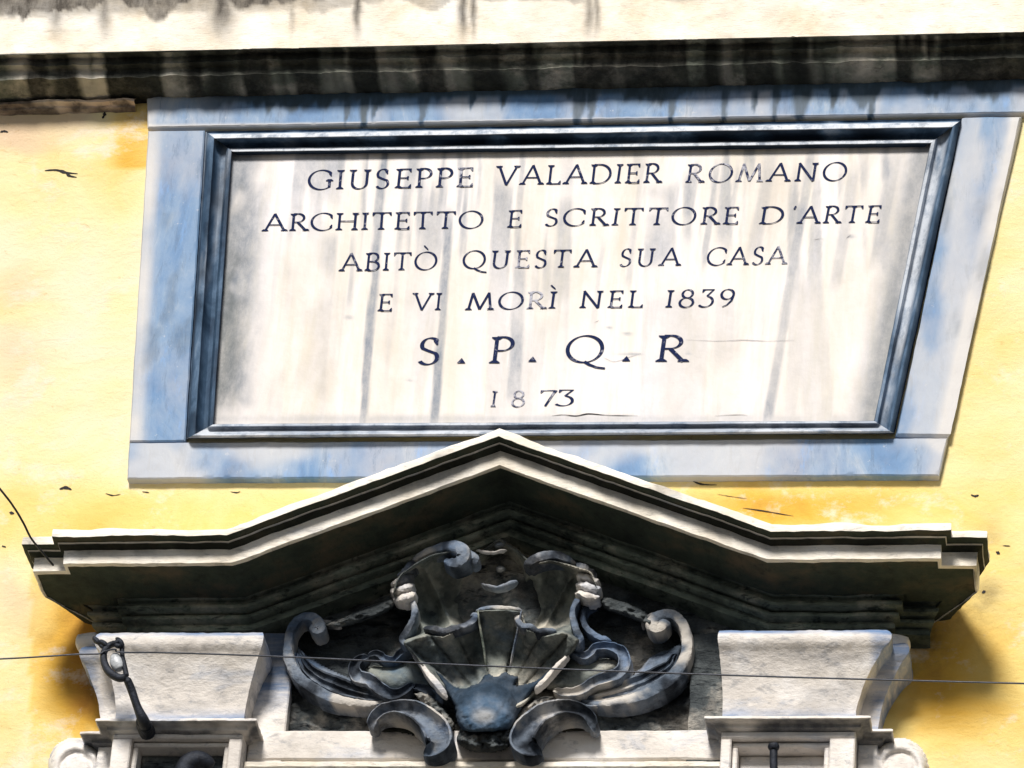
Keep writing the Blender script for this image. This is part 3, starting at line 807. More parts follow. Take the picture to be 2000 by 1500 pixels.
def cornice():
    # frames along the path: (X, Z, normal dir for perpendicular offset in XZ, depth recess, x-side)
    RC = 0.030
    XL, XR = NZ[0][0], NZ[4][0]
    XLo, XRo = xat(44, 1050, -(FD - RC)), xat(1928, 1030, -(FD - RC))
    def nrm(a, b):
        d = np.array([b[0] - a[0], b[1] - a[1]]); d /= np.linalg.norm(d); return np.array([-d[1], d[0]])
    up = np.array([0, 1.0])
    n1 = nrm(NZ[1], NZ[2]); n2 = nrm(NZ[2], NZ[3])
    m1 = (up + n1) / (1 + up @ n1); m2 = (n1 + n2) / (1 + n1 @ n2); m3 = (n2 + up) / (1 + n2 @ up)
    # station: function(proj, dz)->(X,Y,Z)
    def st_end(X0, Z0, side, rec, wallp):
        def f(p, dz):
            ex = (p - FD) * side * 0.55        # narrower where the profile recedes
            if wallp == 2: return (X0 + ex - side * 0.11 * min(1, max(p - .08, 0) / .12), 0.0, Z0 + dz)
            if wallp == 1: return (X0 + ex, -max(p - rec - (0.10 if p > .15 else 0), 0), Z0 + dz)
            return (X0 + ex, -(max(p - rec, 0)), Z0 + dz)
        return f
    def st_mid(node, m_):
        def f(p, dz): return (node[0] + m_[0] * dz, -p, node[1] + m_[1] * dz)
        return f
    s = [st_end(XLo, zl, -1, RC, 2), st_end(XLo, zl, -1, RC, 1), st_end(XLo, zl, -1, RC, False), st_end(XL, zl, -1, RC, False), st_end(XL, zl, -1, 0, False),
         st_mid(NZ[1], m1), st_mid(NZ[2], m2), st_mid(NZ[3], m3),
         st_end(XR, zr, 1, 0, False), st_end(XR, zr, 1, RC, False), st_end(XRo, zr, 1, RC, False), st_end(XRo, zr, 1, RC, 1), st_end(XRo, zr, 1, RC, 2)]
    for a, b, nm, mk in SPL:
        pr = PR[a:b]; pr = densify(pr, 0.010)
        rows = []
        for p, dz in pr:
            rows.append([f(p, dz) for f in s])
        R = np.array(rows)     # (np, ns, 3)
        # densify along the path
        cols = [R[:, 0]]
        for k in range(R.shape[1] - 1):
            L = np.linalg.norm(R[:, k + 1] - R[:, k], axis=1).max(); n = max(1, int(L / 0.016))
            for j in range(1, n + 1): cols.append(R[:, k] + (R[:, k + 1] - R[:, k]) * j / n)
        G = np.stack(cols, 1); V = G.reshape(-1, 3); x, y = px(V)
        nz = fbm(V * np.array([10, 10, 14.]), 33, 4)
        dirt_shade = 0 * x
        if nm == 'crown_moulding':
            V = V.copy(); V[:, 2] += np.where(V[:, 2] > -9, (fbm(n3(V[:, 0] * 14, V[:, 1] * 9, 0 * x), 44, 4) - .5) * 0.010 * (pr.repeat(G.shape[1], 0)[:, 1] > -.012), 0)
            dirt_shade = 0.5 * sst(nz, 0.6, 0.7)
        if nm == 'cyma': dirt_shade = 0.95 * sst(nz, 0.22, 0.42) * (pr.repeat(G.shape[1], 0)[:, 1] < -.0225)  # shade under the crown put into the cyma's colour
        if nm == 'fascia': dirt_shade = 0.6 * sst(nz + 0.55 * gs(x, y, 975, 905, 110, 40) * 0.3 + 9.0 * (pr.repeat(G.shape[1], 0)[:, 1] + .054).clip(0, .02), 0.56, 0.72)
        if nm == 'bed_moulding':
            dirt_shade = 0.45 * sst(nz, 0.5, 0.65)
        obj(nm, jit(V, 0.0022 if nm != 'crown_moulding' else 0.003), gridfaces(G.shape[0], G.shape[1]), M[mk], sur, angle=42, attrs=dict(dirt_shade=np.clip(dirt_shade, 0, 1)))


cornice()

# tympanum field, rough stucco, clipped by the raking moulding
YT = -0.030
xs = np.arange(478, 1440, 3.0); ys = np.arange(1015, 1440, 3.0)
X, Y = np.meshgrid(xs, ys)
V = at(X, Y, YT)
rake = np.interp(X, [478, 975, 1450], [1205, 1020, 1200])
keep = Y > rake
am = 0.009 + 0.006 * sst(Y, 1230, 1420)
V[..., 1] -= (fbm(V * np.array([34, 1, 60.]), 6, 5) - 0.5) * 2.6 * am
idx = -np.ones(X.shape, int); idx[keep] = np.arange(keep.sum()); fs = []
for i in range(X.shape[0] - 1):
    for j in range(X.shape[1] - 1):
        qd = (idx[i, j], idx[i + 1, j], idx[i + 1, j + 1], idx[i, j + 1])
        if min(qd) >= 0: fs.append(qd)
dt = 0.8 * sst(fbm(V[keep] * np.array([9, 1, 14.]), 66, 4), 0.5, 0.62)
obj('tympanum_field', V[keep], fs, M['stucco'], sur, attrs=dict(dirt_shade=dt))

# pilasters: capital, ledge and niche block with a set-back strip each side
YS, YB = -0.062, -0.118
ZBOT = 5.35


def pilaster(xo, xl, xr, xi, side, capT, capB, ledT, ledB, pan):
    """px: xo outer edge of set-back, xl/xr front block, xi inner edge of set-back (lower part)"""
    yref = capB
    a, b, c, d = [xat(v, yref, y_) for v, y_ in ((xo, YS), (xl, YB), (xr, YB), (xi, YS))]
    a, d = (a, d) if a < d else (d, a)
    plan = [(a, 0), (a, YS), (b, YS), (b, YB), (c, YB), (c, 0)] if side < 0 else [(b, 0), (b, YB), (c, YB), (c, YS), (d, YS), (d, 0)]
    mx = (xl + xr) / 2; zin = ztop(mx, 1236, YS)
    zt = ztop(mx, capT, YB - .055); zbm = ztop(mx, capB, YB)
    zl_, zk = ztop(mx, ledT, YB - .034), ztop(mx, ledB - 9, YB - .034)
    pc = [(0.0, zt + .006), (.050, zt + .004), (.056, zt - .003), (.0595, zt - .012), (.059, zt - .022), (.055, zt - .031), (.048, zt - .037), (.042, zt - .044), (.034, zt - .058), (.025, zt - .076),
          (.016, zt - .096), (.009, zt - .118), (.003, zt - .145), (0, zt - .165), (0, zl_ + .001)]
    def ca(V):
        nz = fbm(V * np.array([8, 8, 30.]), 23, 4); dz = zt - V[:, 2]; x, y = px(V)
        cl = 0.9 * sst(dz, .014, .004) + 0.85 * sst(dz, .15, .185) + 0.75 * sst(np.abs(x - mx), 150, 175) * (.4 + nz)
        return dict(dirt_shade=0.3 * sst(nz, .58, .68), cool=np.clip(cl, 0, 1), warm=0.4 * sst(fbm(V * np.array([5, 5, 22.]), 29, 4), .5, .62) * (dz > .04) * (dz < .1))
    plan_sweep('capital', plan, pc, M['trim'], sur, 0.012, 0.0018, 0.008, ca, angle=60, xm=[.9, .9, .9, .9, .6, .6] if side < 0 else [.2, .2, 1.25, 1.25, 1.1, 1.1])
    pl = [(0.0, zl_ + .004), (.030, zl_ + .002), (.034, zl_ - .001), (.0345, zl_ - .006), (.030, zl_ - .008), (.016, zl_ - .009), (.013, zl_ - .011), (.012, zl_ - .016), (.006, zl_ - .018), (0.001, zl_ - .019)]
    plan_sweep('abacus_ledge', plan, pl, M['trim'], sur, 0.015, 0.0016, 0.006, lambda V: dict(dirt_shade=0.9 * (V[:, 2] < zl_ - .0065) * sst(fbm(V * 12., 4, 3), .3, .5)), angle=50)  # underside painted darker, as shade
    z1 = zl_ - .018
    # lower block: set-back strips
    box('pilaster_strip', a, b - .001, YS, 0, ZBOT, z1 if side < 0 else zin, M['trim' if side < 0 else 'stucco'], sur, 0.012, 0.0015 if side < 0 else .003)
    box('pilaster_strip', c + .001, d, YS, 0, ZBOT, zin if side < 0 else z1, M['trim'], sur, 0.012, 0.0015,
        (lambda V: dict(cool=sst(V[:, 2], zt - .15, zt - .05), dirt_shade=.75 * sst(V[:, 2], zt - .10, zt - .03))) if side < 0 else None)  # top of the inner strip painted dark, as shade under the cornice
    # front block with a sunk panel
    px0, px1, pz = pan
    p0, p1 = xat(px0, 1460, YB), xat(px1, 1460, YB); zp = ztop(mx, pz, YB); zq = zp - 0.42
    box('panel_border', b, c, YB, -.001, zp, z1, M['trim'], sur, 0.02, 0.0012)
    box('panel_border', b, p0, YB, -.001, zq, zp - .001, M['trim'], sur, 0.02, 0.0012)
    box('panel_border', p1, c, YB, -.001, zq, zp - .001, M['trim'], sur, 0.02, 0.0012)
    box('panel_border', b, c, YB, -.001, ZBOT, zq - .001, M['trim'], sur, 0.03, 0.0012)
    e = .012
    box('panel_bead', p0 + .001, p1 - .001, YB + .016, -.01, zp - e, zp - .002, M['trim'], sur, 0.02, 0.0008)
    box('panel_bead', p0 + .001, p0 + e, YB + .016, -.01, zq + .001, zp - e - .001, M['trim'], sur, 0.02, 0.0008)
    box('panel_bead', p1 - e, p1 - .001, YB + .016, -.01, zq + .001, zp - e - .001, M['trim'], sur, 0.02, 0.0008)
    box('sunk_panel', p0 + e + .001, p1 - e - .001, YB + .055, -.012, zq + .001, zp - e - .001, M['stucco'] if side < 0 else M['trim'], sur, 0.02, 0.002)
    return a, b, c, d, z1, zt


L = pilaster(199, 226, 478, 560, -1, 1237, 1400, 1403, 1428, (255, 446, 1441))
R = pilaster(1716, 1411, 1672, 1345, 1, 1232, 1396, 1398, 1425, (1428, 1620, 1441))

for rows_ in ([(150, 1260, .080, 17, .026), (172, 1258, .084, 19, .030), (198, 1256, .086, 19, .030)], [(1728, 1258, .088, 19, .030), (1752, 1262, .084, 20, .030), (1778, 1268, .078, 19, .026)]):
    tube('scroll_roll', rows_, M['trim'], sur, n=8, seg=20, amp=.0015)

# lintel with its lip, window reveal below
xa, xb = L[3] + .001, R[0] - .001
zl1 = ztop(950, 1428, YS); zl0 = ztop(950, 1484, YS)
box('lintel', L[2] + .002, R[1] - .002, YS - .004, 0, zl0, zl1, M['trim'], sur, 0.014, 0.0018)
zlp = ztop(950, 1486, YS - .02)
box('lintel_lip', L[2] + .002, R[1] - .002, YS - .020, 0, zlp - .016, zlp, M['fascia'], sur, 0.014, 0.0014)
zz = zlp - .017
# side strips of the tympanum
zts = ztop(525, 1250, YS)
win = thing('window', 'shuttered window opening below the lintel', 'window')
wx0, wx1 = L[3] - .05, R[0] + .05
box('glass', wx0, wx1, -.018, -.008, ZBOT, zz, M['glass'], win, 0.3)
for k in range(4):
    x_ = wx0 + (wx1 - wx0) * k / 3; box('frame_bar', x_ - .03, x_ + .03, -.045, -.02, ZBOT, zz, M['wood'], win, 0.1)
win['category'] = 'window'

# volute ears beside the niche blocks
for sd, poly in ((-1, [(200, 1462), (188, 1460), (170, 1446), (148, 1441), (122, 1447), (102, 1466), (94, 1495), (100, 1530), (120, 1556), (160, 1570), (205, 1575)]),
                 (1, [(1690, 1450), (1712, 1452), (1735, 1443), (1762, 1441), (1790, 1452), (1808, 1474), (1814, 1500), (1808, 1530), (1785, 1560), (1740, 1575), (1690, 1578)])):
    def hf(X, Y, d, sd=sd):
        h = 0.0 + 0.062 * (1 - (1 - np.clip(d / 20, 0, 1)) ** 2) ** .5
        cx = 150 if sd < 0 else 1758
        h -= 0.010 * np.exp(-((np.hypot(X - cx, Y - 1500) - 30) / 6) ** 2)
        h -= 0.012 * np.exp(-((X - (190 if sd < 0 else 1716) - (Y - 1450) * .1) / 5) ** 2)
        return h
    relief('volute_ear', poly, hf, M['trim'], sur, 3, base=-0.004, amp=.0016)

# ------------------------------------------------------------------ carved shell cartouche (one part, its carved members below it)
def Zm(x, y): return (500 + x / 2.105, 1000 + y / 2.105)


def ZP(*pts): return [Zm(*p[:2]) + tuple(p[2:]) for p in pts]


outline = ZP((1000, 100), (940, 140), (900, 175), (850, 160), (790, 152), (720, 165), (660, 195), (620, 225), (585, 250), (560, 300), (556, 350), (600, 375), (640, 395), (632, 440), (612, 490), (592, 530), (618, 568), (660, 620), (710, 690), (760, 745), (815, 790), (850, 840), (900, 860),
             (985, 870), (1060, 850), (1110, 800), (1170, 735), (1230, 670), (1290, 600), (1325, 560), (1340, 500), (1320, 450), (1345, 400), (1395, 365), (1420, 330), (1400, 270), (1380, 235), (1320, 215), (1270, 200), (1210, 188), (1140, 195), (1080, 150))
CX, CY = Zm(985, 850)


def shell_h(X, Y, d):
    zx = (X - 500) * 2.105; zy = (Y - 1000) * 2.105
    # lip line between upper bowl and lower fan (zoomed coordinates)
    lip = np.interp(zx, [560, 640, 700, 770, 830, 890, 905, 915, 1000, 1090, 1100, 1115, 1190, 1260, 1340], [560, 520, 500, 508, 480, 445, 405, 400, 396, 404, 445, 480, 505, 490, 530])
    r = np.hypot(zx - 985, zy - 850)
    th = np.degrees(np.arctan2(zx - 985, 850 - zy))
    rl = np.hypot(zx - 985, lip - 850)
    v = np.clip((r - 120) / (rl - 120 + 1e-3), 0, 1)
    # lower fan
    fan = 0.098 - 0.15 * v + 0.21 * v ** 2
    fan = fan
    gr = [-66, -50, -38, -25, -9.5, 12.5, 28, 41, 53, 68]
    lo = np.full(th.shape, -66.0); hi = np.full(th.shape, 68.0)
    for a, b in zip(gr[:-1], gr[1:]):
        m_ = (th >= a) & (th < b); lo[m_] = a; hi[m_] = b
    u = (th - lo) / (hi - lo) * 2 - 1
    fan += 0.022 * np.sqrt(np.clip(1 - u * u, 0, 1)) * (0.35 + 0.65 * v) - 0.010
    fan += 0.012 * ((th > -9.5) & (th < 12.5))
    # outer struts
    flute = -0.022 * np.clip(1 - u * u, 0, 1)
    fan += 0.030 * np.exp(-((th + 57) / 6) ** 2) + 0.030 * np.exp(-((th - 60) / 6) ** 2)
    # upper bowl
    rim = np.exp(-(d / 16) ** 2)
    up = np.clip((lip - zy) / 300, 0, 1)
    bowl = 0.030 + 0.085 * up ** 1.7 + 0.10 * np.exp(-d / 12.0)
    ax = np.abs(zx - 1000)
    bowl += flute * sst(d, 2, 18) * 1.3 + .008
    bowl += 0.075 * np.exp(-np.clip(lip - zy, 0, 999) / 40.0) * sst(ax, 95, 150) * sst(d, 4, 16)
    bowl -= 0.045 * sst(ax, 175, 120)      # deep hollow in the middle
    bowl += 0.0 * ax
    w_ = sst(zy - lip, -7, 7)
    h = bowl * (1 - w_) + fan * w_
    edge = sst(d, 0, 7)
    h = 0.028 + (h - 0.028) * edge
    h += (fbm(n3(X / 16, Y / 16, 0 * X), 12, 4) - 0.5) * 0.012
    return h


cart = relief('shell_cartouche', outline, shell_h, M['shell'], sur, 2.2, base=0.02, amp=.0012, sub=3,
              attrf=lambda X, Y: dict(dirt_shade=np.clip(0.55 * sst(fbm(n3(X / 40, Y / 40, 0 * X), 17, 4), .52, .66), 0, 1)))

BS = [(-1, -1), (-1, .80), (-.94, 1), (-.80, 1), (-.72, .72), (-.40, .45), (0, .38), (.40, .45), (.72, .72), (.80, 1), (.94, 1), (1, .80), (1, -1)]
BS3 = [(-1, -1), (-1, .75), (-.93, .95), (-.78, .95), (-.70, .55), (-.42, .45), (-.34, .80), (-.24, .84), (-.16, .45), (.10, .40), (.20, .85), (.32, .88), (.42, .5), (.66, .5), (.78, 1), (.93, 1), (1, .8), (1, -1)]
BF = [(-1, -1), (-1, .55), (-.85, .9), (-.4, 1), (.4, 1), (.85, .9), (1, .55), (1, -1)]


def band(name, m, rows, sec=BS, n=9, amp=.0022, seedc=0):
    kh = .68 if name in ('scroll_rim', 'scroll_flutes', 'leaf_wing', 'crest_edge') else 1
    rows = [(a, b, h * kh, w_, t) for a, b, h, w_, t in rows]
    P = catmull([(*Zm(a, b), h, w_, t) for a, b, h, w_, t in rows], n)
    C = at(P[:, 0], P[:, 1], -P[:, 2]); rw = P[:, 3] / 868.0; rh = P[:, 4]
    T = np.gradient(C, axis=0); T[:, 1] = 0; T /= np.linalg.norm(T, axis=1)[:, None] + 1e-9
    out = np.array([0, -1.0, 0]); B = np.cross(T, out)
    V = []
    for i in range(len(C)):
        e = min(i, len(C) - 1 - i); k = [0.35, .7, .9][e] if e < 3 else 1
        for u, v in sec: V.append(C[i] + B[i] * (u * rw[i] * k) + out * (v * rh[i] * k if v > 0 else -rh[i] * 1.2))
    V = np.array(V); ns = len(sec)
    fs = gridfaces(len(C), ns, wrap=True); fs.append(tuple(range(ns))); fs.append(tuple((len(C) - 1) * ns + k for k in range(ns - 1, -1, -1)))
    hi = fbm(V * 14.0, 40 + seedc, 4)
    return fixn(obj(name, jit(V, amp, 34), fs, m, cart, angle=50, attrs=dict(warm=0.7 * sst(hi, .56, .68), dirt_shade=0.9 * sst(hi, .46, .36))))


# scroll members: rows are zoom px -> (x, y, height m, half-width px, half-thickness m)
def TB(name, m, rows, **k): return tube(name, [(*Zm(a, b), h, w, t) for a, b, h, w, t in rows], m, cart, **k)


band('scroll_rim', M['carved'], [(228, 470, .125, 9, .020), (262, 500, .13, 13, .022), (262, 470, .13, 12, .022), (235, 448, .125, 10, .022), (190, 452, .12, 9, .022), (155, 490, .115, 9, .024), (138, 550, .11, 9, .026), (142, 620, .105, 10, .028), (170, 680, .10, 11, .028), (220, 730, .095, 12, .028), (300, 775, .09, 11, .026), (390, 800, .085, 9, .024), (480, 805, .08, 7, .02), (560, 790, .075, 4, .014)], BF, seedc=1)
band('scroll_rim', M['carved'], [(1700, 455, .125, 9, .020), (1655, 492, .13, 13, .022), (1632, 470, .13, 13, .022), (1665, 440, .125, 11, .022), (1715, 438, .12, 10, .022), (1758, 478, .115, 10, .024), (1776, 545, .11, 11, .026), (1768, 615, .105, 12, .028), (1735, 680, .10, 13, .028), (1680, 730, .095, 14, .028), (1600, 770, .09, 13, .026), (1510, 795, .085, 10, .024), (1420, 805, .08, 7, .02), (1350, 795, .075, 4, .014)], BF, seedc=2)
tube_eye = [((250, 490), 12), ((1650, 480), 13)]
for (ex, ey), er in tube_eye:
    cx_, cy_ = Zm(ex, ey); an = np.linspace(0, 2 * pi, 14, endpoint=False)
    relief('scroll_eye', [(cx_ + er * math.cos(t_), cy_ + er * math.sin(t_)) for t_ in an], dome(.022, er, .078, .5), M['carved'], cart, 2, base=.03, sub=2, amp=.002, attrf=lambda X, Y: dict(warm=.8 + 0 * X, cool=np.clip(.8 * sst(Y - cy_, 0, 8), 0, 1)))
# fluted hollow of each scroll, sweeping down to the foot
band('scroll_flutes', M['carved'], [(175, 580, .085, 8, .018), (200, 650, .085, 15, .02), (260, 705, .085, 22, .022), (340, 745, .085, 26, .022), (430, 772, .08, 23, .022), (520, 780, .075, 17, .02), (600, 768, .07, 10, .015)], BS3, seedc=3)
band('scroll_flutes', M['carved'], [(1735, 590, .085, 8, .018), (1710, 650, .085, 16, .02), (1650, 700, .085, 24, .022), (1565, 740, .085, 27, .022), (1470, 768, .08, 24, .022), (1380, 782, .075, 18, .02), (1300, 770, .07, 10, .015)], BS3, seedc=4)
# crest leaves running from the curls inward to the shell rim
def crust(X, Y): 
    return 0.022 * (fbm(n3(X / 14, Y / 6, 0 * X), 55, 4) - .35)
relief('crest_leaf', ZP((262, 462), (330, 440), (420, 405), (500, 375), (560, 350), (580, 375), (540, 410), (470, 440), (400, 462), (320, 480)), lambda X, Y, d: .06 + .05 * (1 - (1 - np.clip(d / 9, 0, 1)) ** 2) ** .5 + crust(X, Y), M['stucco'], cart, 2, base=.02, sub=3, amp=.003)
relief('crest_leaf', ZP((1640, 440), (1580, 395), (1500, 365), (1440, 345), (1415, 370), (1430, 400), (1500, 425), (1570, 450), (1620, 470)), lambda X, Y, d: .06 + .05 * (1 - (1 - np.clip(d / 9, 0, 1)) ** 2) ** .5 + crust(X, Y), M['stucco'], cart, 2, base=.02, sub=3, amp=.003)
band('crest_edge', M['trim'], [(180, 446, .13, 1.5, .006), (240, 452, .13, 3, .008), (300, 460, .125, 5, .01), (350, 470, .12, 3, .008)], BF)
band('crest_edge', M['trim'], [(1748, 437, .13, 1.5, .006), (1690, 424, .13, 3, .008), (1630, 430, .13, 4, .01), (1600, 455, .125, 5, .01), (1590, 478, .12, 3, .008)], BF)
# small C volutes at the foot
band('foot_volute', M['carved'], [(478, 905, .10, 8, .02), (492, 865, .105, 10, .026), (535, 836, .11, 12, .03), (600, 828, .115, 15, .034), (660, 845, .115, 19, .036), (712, 880, .115, 23, .038), (748, 925, .11, 26, .038), (758, 968, .105, 25, .036), (735, 995, .10, 18, .03), (690, 1003, .095, 10, .02)], BS, seedc=5)
band('foot_volute', M['carved'], [(1392, 905, .10, 8, .02), (1380, 865, .105, 11, .026), (1335, 836, .11, 13, .03), (1270, 828, .115, 16, .034), (1208, 845, .115, 19, .036), (1155, 880, .115, 22, .038), (1118, 925, .11, 25, .038), (1105, 968, .105, 25, .036), (1130, 995, .10, 18, .03), (1178, 1003, .095, 10, .02)], BS, seedc=6)
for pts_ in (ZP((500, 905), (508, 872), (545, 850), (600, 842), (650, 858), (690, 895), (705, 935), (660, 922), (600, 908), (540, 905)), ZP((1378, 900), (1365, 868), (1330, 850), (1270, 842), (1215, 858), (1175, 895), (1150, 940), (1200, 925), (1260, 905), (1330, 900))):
    relief('volute_shade', pts_, lambda X, Y, d: .076 + .003 * np.clip(d / 4, 0, 1), M['soffit'], cart, 2.2, base=.060, sub=3, amp=.002, attrf=lambda X, Y: dict(dirt_shade=np.clip(.9 + 0 * X, 0, 1)))  # dark raised fill painting in the shade under the arch
# smooth root of the shell and its rough foot
bp = [(878, 1363), (862, 1335), (846, 1305), (866, 1320), (884, 1338), (906, 1345), (922, 1338), (936, 1334), (944, 1320), (958, 1316), (970, 1321), (986, 1311), (998, 1318), (1014, 1322), (1007, 1338), (1026, 1336), (1052, 1326), (1078, 1302), (1062, 1330), (1040, 1350), (1026, 1372), (1014, 1395), (1000, 1418), (985, 1428), (940, 1432), (905, 1428), (892, 1405), (888, 1380)]


def boss_h(X, Y, d):
    r = np.hypot((X - 945) / 66, (Y - 1388) / 60)
    return .100 + .012 * sst(d, 0, 6) + .055 * np.sqrt(np.clip(1 - r * r, 0, 1)) + 0.006 * (fbm(n3(X / 9, Y / 9, 0 * X), 8, 3) - .5)


relief('boss', bp, boss_h, M['boss'], cart, 2.2, base=.05, sub=3, amp=.002, attrf=lambda X, Y: dict(dirt_shade=np.clip(.75 * sst(np.hypot((X - 948) / 50, (Y - 1400) / 42), .75, 1.25), 0, 1), warm=np.clip(.35 * sst(np.hypot((X - 945) / 34, (Y - 1398) / 22), 1.0, .2), 0, 1)))  # upper boss painted dark as shade, pale centre painted as a highlight
bq = ZP((830, 905), (850, 888), (920, 900), (985, 896), (1040, 890), (1062, 930), (1040, 965), (1000, 985), (920, 990), (860, 975), (825, 945))
relief('boss_foot', bq, lambda X, Y, d: 0.060 + 0.06 * (1 - (1 - np.clip(d / 18, 0, 1)) ** 2) ** .5 + 0.045 * (fbm(n3(X / 8, Y / 8, 0 * X), 28, 4) - .4), M['stucco'], cart, 2.2, base=.05, sub=3, amp=.003)
for pts_ in (ZP((640, 745), (700, 740), (770, 800), (815, 870), (800, 900), (740, 850), (690, 800)), ZP((1225, 760), (1170, 760), (1100, 800), (1060, 860), (1070, 890), (1130, 845), (1190, 800))):
    relief('root_leaf', pts_, lambda X, Y, d: .05 + .045 * (1 - (1 - np.clip(d / 8, 0, 1)) ** 2) ** .5 + 0.03 * (fbm(n3(X / 7, Y / 7, 0 * X), 38, 4) - .4), M['stucco'], cart, 2.2, base=.02, sub=3, amp=.003)
# upper curls
band('top_curl', M['carved'], [(640, 215, .12, 4, .012), (690, 185, .13, 7, .018), (750, 165, .14, 9, .022), (805, 160, .15, 12, .026), (850, 175, .155, 15, .028), (858, 205, .155, 14, .026), (828, 226, .15, 12, .022), (795, 218, .145, 9, .018), (785, 198, .14, 5, .012)], BF)
band('top_curl', M['carved'], [(855, 172, .15, 6, .016), (885, 185, .15, 8, .018), (905, 205, .15, 8, .018), (895, 232, .145, 5, .012)], BF)
band('top_curl', M['carved'], [(1315, 215, .12, 4, .012), (1265, 200, .13, 9, .02), (1215, 195, .14, 10, .022), (1165, 205, .145, 11, .022), (1125, 225, .145, 10, .02), (1115, 242, .14, 6, .014)], BF)
# ruffled rim
for k, rows in enumerate([[(668, 205, .11, 5, .012), (640, 235, .125, 9, .02), (605, 265, .12, 8, .018), (585, 262, .11, 4, .01)],
                          [(648, 262, .115, 5, .012), (612, 288, .13, 9, .02), (575, 305, .12, 8, .018), (555, 300, .11, 4, .01)],
                          [(650, 300, .115, 5, .012), (620, 325, .13, 9, .02), (575, 338, .12, 8, .018), (552, 332, .11, 4, .01)],
                          [(655, 335, .115, 5, .012), (630, 360, .13, 9, .02), (590, 368, .12, 8, .018), (565, 358, .11, 4, .01)],
                          [(1310, 215, .11, 5, .012), (1345, 238, .13, 10, .02), (1378, 250, .12, 8, .018), (1390, 240, .11, 4, .01)],
                          [(1318, 262, .115, 5, .012), (1355, 282, .13, 9, .02), (1395, 292, .12, 8, .018), (1408, 285, .11, 4, .01)],
                          [(1318, 302, .115, 5, .012), (1355, 320, .13, 9, .02), (1402, 328, .12, 8, .018), (1418, 320, .11, 4, .01)],
                          [(1315, 338, .115, 5, .012), (1352, 356, .13, 9, .02), (1398, 362, .12, 8, .018), (1412, 352, .11, 4, .01)]]):
    band('rim_ruffle', M['carved' if k in (0, 4) else 'trim'], [(a_, b_, c_, d_ * .8, e_) for a_, b_, c_, d_, e_ in rows], BF, amp=.005, seedc=k + 20)
# long rocaille rims down the sides
band('side_rim', M['carved'], [(640, 370, .12, 6, .016), (655, 410, .12, 6, .018), (648, 455, .115, 6, .018), (625, 500, .11, 7, .018), (605, 535, .10, 7, .016), (625, 560, .10, 6, .014)], BF)
band('side_rim', M['carved'], [(1330, 365, .12, 6, .016), (1308, 405, .12, 6, .018), (1305, 455, .115, 6, .018), (1320, 500, .11, 7, .018), (1335, 535, .10, 7, .016), (1310, 560, .10, 6, .014)], BF)
band('side_rim', M['carved'], [(1405, 375, .10, 5, .012), (1362, 400, .10, 5, .014), (1345, 440, .095, 6, .014), (1358, 485, .09, 6, .014), (1400, 520, .085, 6, .014), (1460, 535, .08, 5, .012)], BF)
# curled lips on the fan
band('fan_lip', M['carved'], [(690, 480, .14, 4, .010), (735, 490, .15, 6, .014), (780, 502, .15, 7, .016), (815, 490, .15, 7, .014), (850, 480, .15, 6, .014), (890, 462, .15, 7, .014), (905, 435, .15, 6, .012), (885, 428, .145, 4, .01)], BF)
band('fan_lip', M['carved'], [(1075, 428, .145, 5, .01), (1078, 452, .15, 6, .012), (1098, 478, .15, 6, .014), (1130, 480, .15, 6, .014), (1155, 498, .15, 6, .014), (1185, 498, .15, 6, .014), (1235, 488, .14, 4, .01)], BF)
band('fan_lip', M['carved'], [(905, 408, .14, 3, .008), (960, 400, .15, 4, .010), (1040, 400, .15, 4, .010), (1095, 408, .14, 3, .008)], BF)
band('tongue_edge', M['bed'], [(912, 402, .165, 1.5, .006), (922, 480, .15, 2, .007), (936, 560, .125, 2, .007), (948, 640, .10, 1.5, .006)], BF, amp=.001)
band('tongue_edge', M['carved'], [(1092, 402, .165, 1.5, .006), (1078, 480, .15, 1.5, .006), (1060, 560, .125, 1.5, .006), (1044, 640, .10, 1.2, .005)], BF, amp=.001)
# hollow ornaments
TB('hollow_ridge', M['carved'], [(925, 300, .10, 3, .008), (960, 314, .11, 4, .012), (1000, 318, .115, 5, .014), (1040, 305, .115, 6, .014), (1078, 290, .11, 4, .01)])
TB('hollow_ridge', M['trim'], [(905, 158, .12, 2, .005), (950, 164, .13, 2.5, .006), (1000, 165, .13, 2.5, .006), (1030, 160, .12, 1.5, .005)])
relief('apex_bud', ZP((970, 125), (985, 112), (1010, 110), (1032, 120), (1028, 140), (1000, 150), (975, 145)), dome(.05, 10, .06), M['carved'], cart, 2, base=.03, sub=3, amp=.002)
relief('hollow_bud', ZP((985, 230), (1000, 220), (1022, 225), (1025, 240), (1005, 248), (988, 244)), dome(.03, 8, .06), M['carved'], cart, 2, base=.03, sub=3, amp=.002)
# struts from boss up to the side curls
band('side_strut', M['trim'], [(640, 575, .11, 2.5, .010), (672, 618, .115, 3.5, .012), (705, 665, .12, 5, .012), (745, 715, .12, 6.5, .011), (785, 762, .11, 5, .008)], BF)
band('side_strut', M['trim'], [(1285, 590, .11, 2.5, .010), (1255, 622, .115, 3.5, .012), (1220, 662, .12, 4.5, .012), (1185, 700, .12, 5, .011), (1148, 738, .11, 4, .008)], BF)
